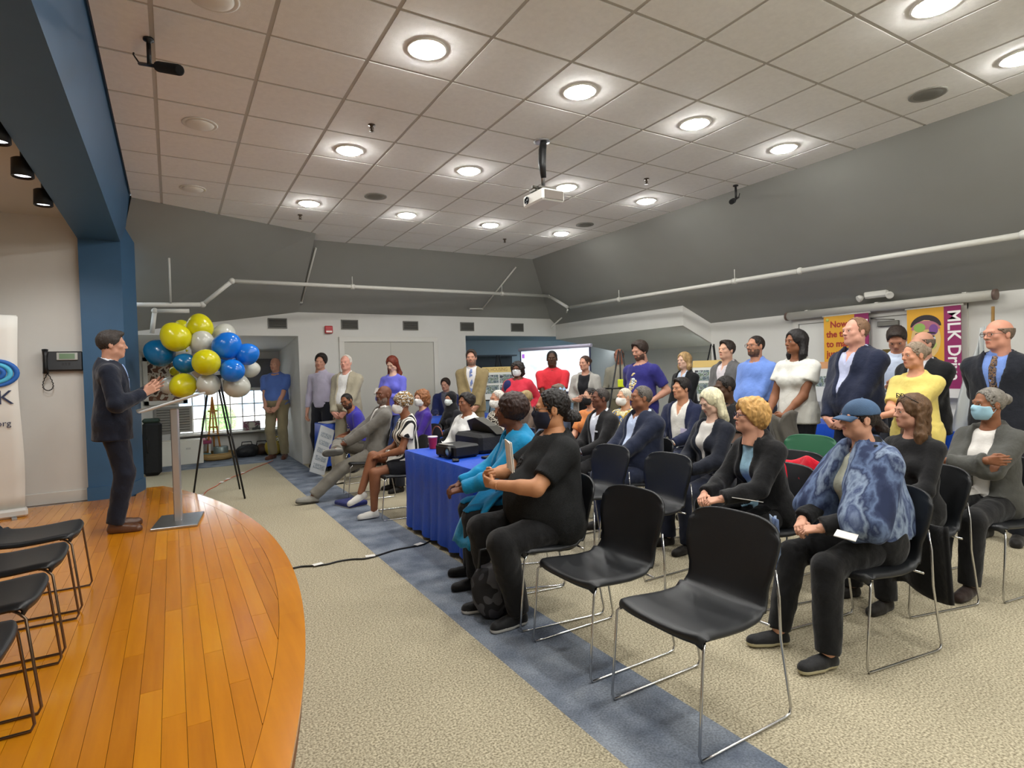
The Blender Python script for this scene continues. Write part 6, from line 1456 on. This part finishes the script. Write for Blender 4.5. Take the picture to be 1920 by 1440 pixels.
# ---- front row, facing the stage
LAPW = ((0.10, 0.30, 0.33), (-0.12, 0.31, 0.34))
def ex9(i): patch(i, 'chest_mark', mat('mark_black', '0a0a0c', 0.8), 0.075, 1.30, 0.05, 0.045)
knit = patch_mat('knit_black', ['1e1f20', '0d0e0f', '28292a', '121314'], 110, kind='noise', stretch=(1, 1, 3))
I9 = seated('large woman in a black top with glasses and a dark face mask', (2.00, 2.93), 173, 1.345, 'black chair under the masked woman in black', fem=True, girth=1.50, belly=0.8, lean=-2, look=26, twist=-9, hands=(((0.09, 0.31, 0.40), (-0.06, 0.33, 0.37)), ((-0.5, -0.6, 0.2), (0.4, -0.7, 0.1)), ((-0.9, 0.35, 0.1), (0.9, 0.3, 0.1))), armlegs=((0.9, -0.2, -0.6), (-0.9, -0.2, -0.6)),
            head=(None, 0, 0), skin='bd8660', hair='bun', hairc='17110e', top='tee', sleeves='short', topm=knit, pants='101012', mask='flat', maskc='141a30', glasses='14100e', shoes='121214', sole='d5d3cc', shoe_kind='sneaker', lod=0, h=0.011, extras=ex9, feet=((0.13, 0.38, 0.085), (-0.15, 0.32, 0.085)), headscale=1.08)
disc_o = thing('folded_papers', 'white folded papers held by the masked woman in black', 'paper', (1.70, 2.93, 0.90)); disc_o.rotation_euler = (0.15, -0.1, -0.3)
for k_, a_ in enumerate((0.0, 0.18)): MB().box((0.004*k_, 0.01*k_, 0.06), (0.004, 0.10, 0.18), Matrix.Rotation(a_, 3, 'Z')).build('sheet', paper, disc_o)
I8 = seated('woman with a reddish afro in a teal jacket and black trousers', (2.14, 3.46), 160, 1.30, 'black chair under the woman in teal', look=18, fem=True, girth=1.25, belly=0.3, lean=8, hands=(((0.10, 0.46, 0.24), (-0.10, 0.46, 0.24)), ((-0.3, -0.2, -0.9), (0.3, -0.2, -0.9)), ((-0.3, 0.9, -0.2), (0.3, 0.9, -0.2))),
            head=(None, 2, 0), skin=B2, hair='afro', hairc='2e1a14', top='blouse', topc='0f7fb0', jacket='0f86b8', jlen=0.7, open_w=0.12, pants='121214', shoes='101012', shoe_kind='flat', lod=1, h=0.011)
o = MB().grid(lambda u, v: (1.62+0.30*u, 3.36+0.26*v+0.01*math.sin(u*8), 0.64-0.34*(1-u)**2+0.012*math.sin(v*9)), 14, 10, thick=0.012).build('jacket_tail', cloth('0f86b8'), I8['o']); o.matrix_parent_inverse = Matrix.LocRotScale(I8['o'].location, I8['o'].rotation_euler, None).inverted()
striped = stripe_mat('stripe_black_white', 'e0ddd4', '1a1a1c', 17, 0, 0.55)
wrapm = patch_mat('wrap_print', ['d8d2c4', '4a4238', 'b58a4a', '2a2622', 'e8e4da', '6a5a48'], 16, stretch=(1, 1, 3))
seated('woman in a black and white striped top with a patterned head wrap', (2.14, 5.80), 172, 1.275, 'black chair under the woman in stripes', fem=True, hands='lap', head=(None, 0, 0), skin=B1, hair='wrap', hairm=wrapm, top='loose', sleeves='flutter', topm=striped, pants='17181c', bare_legs=True, skirt=0.62, mask='cup', maskc='e2e2de', shoes='dcdad2', sole='e8e6e0', shoe_kind='sneaker', lod=1, h=0.012, lean=4,
       feet=((-0.02, 0.52, 0.27, -0.1, 0.9, -0.35), (-0.07, 0.40, 0.085, -0.05, 1, 0)), legs=((0.0, 1, 1.2), (-0.1, 1, 0.8)))
seated('bald bearded man in a grey suit with one ankle on his knee', (2.10, 6.92), 172, 1.34, 'black chair under the man in the grey suit', lean=-13, hands='lap', head=(None, 4, 0), skin=B2, hair='bald', beard='6d6660', hairc='3a302a', top='shirt', shirt_w=0.08, topc='dcdad6', jacket='6d6a64', pants='77736a', shoes='8a8880', sole='4a4844', shoe_kind='sneaker', lod=1, h=0.012, open_w=0.09,
       feet=((-0.16, 0.46, 0.60, -0.35, 0.85, 0.05, 0.85, 0.3, 0.25), (-0.10, 0.72, 0.09, -0.1, 1, 0.08)), legs=((1, 0.6, 0.2), (-0.1, 1, 1)))
def ex(i): patch(i, 'shirt_print', mat('print_gold', 'd8c48a', 0.7), 0.02, 1.24, 0.04, 0.09)
seated('man in a violet T-shirt and glasses leaning forward in the front row', (2.32, 8.06), 178, 1.235, 'black chair under the man in the violet T-shirt', lean=20, hands='lap', head=(None, -6, 14), skin=B1, hair='buzz', hairc='15100d', beard='15100d', glasses='2a2220', top='tee', sleeves='short', topc='3a34a0', pants='a39a86', shoes='d8d2c4', sole='2a2826', shoe_kind='sneaker', lod=1, girth=1.15, extras=ex)

# ---- second row and behind the blue table
seated('woman with light brown curls and a white mask in purple', (2.78, 7.00), 180, 1.27, 'black chair under the woman in purple', fem=True, head=(None, 0, 0), skin='cfa088', hair='curly', hairc='8a5a38', top='blouse', topc='3c2484', mask='flat', maskc='e6e6e6', lod=2)
seated('woman in a black headscarf with a white mask', (3.35, 7.35), 190, 1.22, 'black chair under the woman in the headscarf', fem=True, head=(None, 0, 0), skin='a87458', hair='hijab', hairm=cloth('101014'), top='blouse', topc='14141a', mask='cup', maskc='e0e8e6', lod=2)
seated('young man in navy sitting low against the back wall', (4.31, 9.70), 236, 1.385, None, head=(None, -6, 0), skin=W2, hair='short_full', hairc='2c1e16', top='shirt', topc='5b5a66', jacket='1a2350', lod=2, seat=0.52)
chair('black chair under the young man by the back wall', (4.26, 9.62), 236, z0=0.0, group=G1)
def ex(i): MB().tube([(0.10*math.cos(a), 0.40, 0.80+0.10*math.sin(a)) for a in np.linspace(0.1, PI-0.1, 14)], 0.006, 6).build('bag_handle', mat('handle_red', '8a4a3a', 0.5), i['o'])
seated('woman in a white blouse with pinned-up dark hair behind the blue table', (2.80, 5.74), 190, 1.245, 'black chair under the woman in the white blouse', look=24, fem=True, head=(None, 4, 0), skin=B1, hair='updo', hairc='1a1412', top='loose', topc='e0dfdb', pants='2a2b30', lod=1, girth=1.25, extras=ex)
plaid = patch_mat('plaid', ['d8d4c8', '3a2e28', 'c8c2b4', '1e1a18'], 9, stretch=(1, 1, 2))
seated('elderly person with a white mask in a black and white patterned wrap', (3.36, 6.02), 182, 1.255, None, head=(None, -4, 0), skin='b98468', hair='buzz', hairc='c9c2b8', top='loose', topm=plaid, mask='cup', maskc='e8e6e0', lod=2)
chair('black chair under the person in the patterned wrap', (3.27, 6.02), 182, group=G1)
seated('person with short sandy hair seated behind the woman in teal', (4.12, 6.60), 185, 1.20, 'black chair under the sandy-haired person', head=(None, -5, 0), skin=W2, hair='short_full', hairc='a08a60', top='shirt', topc='6a5a50', lod=2)
seated('person in a pale blue cap seated behind the masked woman in black', (4.25, 6.02), 185, 1.29, 'black chair under the person in the pale blue cap', head=(None, -4, 0), skin=W2, hair='short', hairc='6a5a4c', top='shirt', topc='4a5468', lod=2, extras=lambda i: ball_cap(i, cloth('9cc0e2')))
seated('woman in an orange top with a black mask', (4.20, 5.32), 190, 1.255, 'black chair under the woman in orange', fem=True, head=(None, 0, 0), skin='c99a80', hair='bun', hairc='1c1614', top='tee', sleeves='short', topc='d8864a', mask='flat', maskc='141416', glasses='2a1f1c', lod=2)
def ex(i): MB().box(i['T'](-0.09, 0.152, 1.27), (0.06, 0.006, 0.015)).build('pocket_square', mat('white_square', 'dfe0e2', 0.6), i['o'])
seated('man in a dark suit and white shirt in the third row', (3.82, 4.66), 175, 1.275, 'black chair under the man in the dark suit', head=(None, 4, 0), skin=B2, hair='buzz', hairc='3a3430', top='shirt', shirt_w=0.08, topc='d9dde6', jacket='1c1b1c', pants='1c1b1c', hands='lap', lod=1, girth=1.12, extras=ex)
floral = patch_mat('yellow_print', ['d8cf98', 'e2ddb8', 'b89a40', '3f6aa8', 'd8cf98'], 11)
seated('grey-haired person with a white mask in a yellow print top', (4.55, 5.12), 185, 1.24, 'black chair under the person in the yellow print', head=(None, 0, 0), skin='d2a080', hair='buzz', hairc='cfc6b4', top='loose', topm=floral, mask='cup', maskc='eceae4', lod=1)
def ex(i): MB().lathe([(0.012, 0), (0.012, 0.003), (0.002, 0.004)], c=i['T'](-0.085, 0.158, 1.31), axis=(0, 1, 0), seg=12).build('lapel_pin', mat('pin_gold', 'd0b060', 0.3, metal=0.8), i['o'])
seated('stout grey-haired man with a moustache in a navy suit, third row', (3.72, 3.95), 172, 1.305, 'black chair under the stout man in navy', head=(None, 6, 0), skin=B1, hair='buzz', hairc='5a544e', must='4a443e', top='shirt', shirt_w=0.07, topc='c3d0ea', jacket='1c2338', pants='1c2338', hands='lap', lod=1, h=0.012, girth=1.32, belly=0.5, jowl=0.8, extras=ex)
def ex(i): MB().box(i['T'](-0.10, 0.150, 1.17), (0.075, 0.006, 0.055), Matrix.Rotation(-0.1, 3, 'Y')).build('name_badge', mat('badge_pale', 'c9c2dc', 0.5), i['o'])
seated('dark-haired man in a white shirt and navy blazer with a name badge', (4.88, 4.55), 190, 1.345, 'black chair under the man with the name badge', head=(None, 2, 0), skin='c08a6a', hair='short', hairc='1c1512', top='shirt', shirt_w=0.14, topc='e4e2da', jacket='1d2440', open_w=0.14, pants='20263c', lod=1, extras=ex)
seated('bald man in a black shirt behind the white-haired woman', (4.72, 3.84), 188, 1.365, 'black chair under the bald man in black', head=(None, -4, 0), skin=B3, hair='buzz', hairc='17110e', top='collar', sleeves='short', topc='131316', lod=1, girth=1.2)
seated('woman with straight white-blonde hair in a navy blazer looking down', (3.82, 3.24), 172, 1.28, 'black chair under the white-haired woman', fem=True, head=(-4, -20, 0), skin=W3, hair='lob', hairc='d9d2b0', top='tee', topc='d6d2cc', jacket='161a26', open_w=0.085, pants='1a1f30', hands='lap', lod=1, h=0.012)
I18 = seated('woman with short fluffy blonde hair in a black cardigan over pale blue', (3.28, 2.34), 168, 1.245, 'black chair under the short-haired blonde woman', look=14, fem=True, lean=12, hands=(((0.09, 0.50, 0.23), (-0.09, 0.50, 0.23)), ((-0.5, 0.1, -0.8), (0.5, 0.1, -0.8)), ((-0.6, 0.75, -0.2), (0.6, 0.75, -0.2))), head=(None, 12, 0), skin='d09a80', hair='fluffy', hairc='c79a5a', glasses='2a2a48', top='tee', topc='9cc4d8', jacket='101012', open_w=0.10, pants='101012', shoes='121212', lod=0, h=0.011)
o = thing('paper_and_pouch', 'white card and royal blue cloth on the lap of the blonde woman', 'papers', (2.96, 2.30, 0.655), 0.2)
MB().box((-0.06, -0.06, 0.0), (0.11, 0.14, 0.004), Matrix.Rotation(0.25, 3, 'Y')).build('card', paper, o)
v, q = (lambda f: (f.ell((0.05, 0.03, 0.0), (0.10, 0.10, 0.03), 0), f.ell((0.08, -0.04, 0.01), (0.06, 0.07, 0.03), 0.03), f.net())[2])(Field((-0.2, -0.2, -0.08), (0.25, 0.25, 0.1), 0.012)); Soup().add(v, q).build('blue_cloth', cloth('1f2f9a'), o)

# ---- the woman in the cap and shawl
shm = patch_mat('shawl_print', ['28314e', '36405e', '66789a', '2f3958', '8797ae', '424e6f', '74829f'], 5.5, stretch=(1.6, 1.0, 0.7), detail=6, interp='LINEAR')
def ex19(i):
    ball_cap(i, mat('denim_cap', '3d5878', 0.8, var=0.15, vscale=12, bump=0.3, bscale=300))
    s = i['s']; b = i['base']; f = b.like()
    # drape over shoulders and upper arms
    A = np.minimum(i['tor'].F, i['upper'].F+0.01)
    g_ = b.like()
    for sg, (sj, e) in zip((1, -1), zip(i['shj'], i['el'])):
        g_.cone(sj, e+(e-sj)*0.10+Vector((0, 0.02, 0)), 0.085*s, 0.125*s, k=0.0)
        g_.cone(i['T'](sg*0.08, 0.05, 1.40), e+Vector((0, 0.10, -0.02)), 0.07*s, 0.07*s, k=0.05)
    g_.cone(i['T'](0, -0.06, 1.38), i['T'](0, -0.12, 0.98), 0.12*s, 0.17*s, k=0.06)
    hh = np.clip(0.5+0.5*(g_.F-(A-0.03))/0.05, 0, 1); F = g_.F+((A-0.03)-g_.F)*hh-0.05*hh*(1-hh)
    tx, ty, tz = i['tx'], i['ty'], i['tz']
    F = F+0.010*np.sin((tx*1.0+ty*0.6)*38+tz*6)*np.sin(tz*7+1)
    wv = 0.028+0.045*np.clip((1.42-tz)/0.35, 0, 1)
    F = np.maximum(F, -(np.maximum(np.abs(tx)-wv, 0.02-ty)*s))
    F = np.maximum(F, ((1.02-0.14*np.clip(np.abs(tx)-0.10, 0, 1)*4-0.22*np.clip(-ty, 0, 0.3)-tz)*s+0.012*np.sin(tx*40+ty*30)))
    rr = (np.sqrt(tx**2+(ty+0.012)**2)-0.085)*s; F = np.maximum(F, -np.maximum(-((tz-1.47)+0.5*ty)*s, rr))
    f.F = F.astype(np.float32); v, q = f.net(); sh = Soup().add(v, q).build('shawl', shm, i['o'])
    MB().grid(lambda u, v_: (0.055+0.09*u, 0.47+0.02*math.sin(u*6)-0.02*v_, 0.64-0.34*v_+0.01*math.sin(u*20)), 8, 12, thick=0.012).build('shawl_end', shm, sh)
    MB().tube([i['T'](0.055*math.cos(a), 0.125-0.05*abs(math.cos(a))+0.02*math.sin(a), 1.40+0.07*math.sin(a)-0.05) for a in np.linspace(-PI-0.2, 0.2, 16)], 0.010, 6).build('necklace', patch_mat('bead_green', ['7fc0a8', 'd8e6d8', '4f9a80'], 80), i['o'])
    MB().grid(lambda u, v_: (-0.19+0.38*u, -0.27-0.02*math.sin(u*9)-0.03*v_, 0.62-0.40*v_-0.02*math.sin(u*7)), 12, 12, thick=0.015).build('coat_tail', cloth('0c0c0e'), i['o'])
I19 = seated('woman in a denim cap and blue patchwork shawl, hands folded on her lap', (3.11, 1.65), 158, 1.275, 'black chair under the woman in the denim cap', cface=172, look=20, fem=True, girth=1.12, lean=2, hands=(((0.06, 0.37, 0.205), (-0.11, 0.38, 0.205)), ((-0.5, 0.0, -0.85), (0.5, 0.0, -0.85)), ((-0.7, 0.68, -0.2), (0.7, 0.68, -0.2))), head=(None, 4, 0), skin='cf9a80', hair='pony', hairc='231814', top='tee', topc='c9ccba', jacket='0d0d0f', open_w=0.13, pants='0d0d0f', shoes='1c1c1e', sole='b9b294', shoe_kind='sneaker', lod=0, h=0.0105, extras=ex19, feet=((0.02, 0.50, 0.085), (-0.24, 0.42, 0.085)), headscale=0.96)
o = held('folded white leaflet on the knee of the woman in the shawl', 'paper', 'leaflet', [('sheet', MB().box((0, 0, 0), (0.12, 0.09, 0.004)), paper)], (2.70, 1.53, 0.640), (0.15, 0, 0.4))
def ex20(i):
    gl = MB(); HM = i['HM']
    for sg in (-1, 1): gl.tube([(sg*0.030+0.024*math.cos(a), 0.075-0.012*abs(math.cos(a)), 0.120+0.016*math.sin(a)) for a in np.linspace(0, 2*PI, 13)[:-1]], 0.003, 5, closed=True); gl.tube([(sg*0.055, 0.06, 0.12), (sg*0.088, -0.01, 0.07)], 0.003, 5)
    gl.v = [tuple(x) for x in xf(np.array(gl.v), HM)]; gl.build('sunglasses', M_dark, i['o'])
seated('long brown-haired woman with sunglasses on her head, behind the denim cap', (3.92, 1.80), 166, 1.255, 'black chair under the long brown-haired woman', fem=True, head=(None, 0, 0), skin=W2, hair='long_wavy', hairc='5a4028', top='blouse', topc='121214', pants='141416', lod=1, extras=ex20)
seated('grey-haired woman in a grey blazer with a pale blue surgical mask', (4.56, 1.64), 172, 1.275, 'black chair under the woman in the grey blazer', fem=True, head=(None, 0, 0), hands='fold', skin=B1, hair='tight_bun', hairc='77726a', top='tee', topc='dcd8d2', jacket='4a4a46', open_w=0.11, pants='0f0f11', mask='flat', maskc='9cc4d6', lod=1, h=0.011, shoes='2a1c18', feet=((0.02, 0.50, 0.20, 0.1, 0.9, -0.4), (-0.10, 0.42, 0.085)), legs=((0, 1, 1.3), (-0.1, 1, 0.9)))

# ---- lettering becomes plain mesh
bpy.context.view_layer.update(); dg = bpy.context.evaluated_depsgraph_get()
for o in [x for x in bpy.data.objects if x.type == 'FONT']:
    me = bpy.data.meshes.new_from_object(o.evaluated_get(dg)); n = link(o.name.split('.')[0], me, o.parent, o.location, o.rotation_euler); n.scale = o.scale
    bpy.data.objects.remove(o, do_unlink=True)
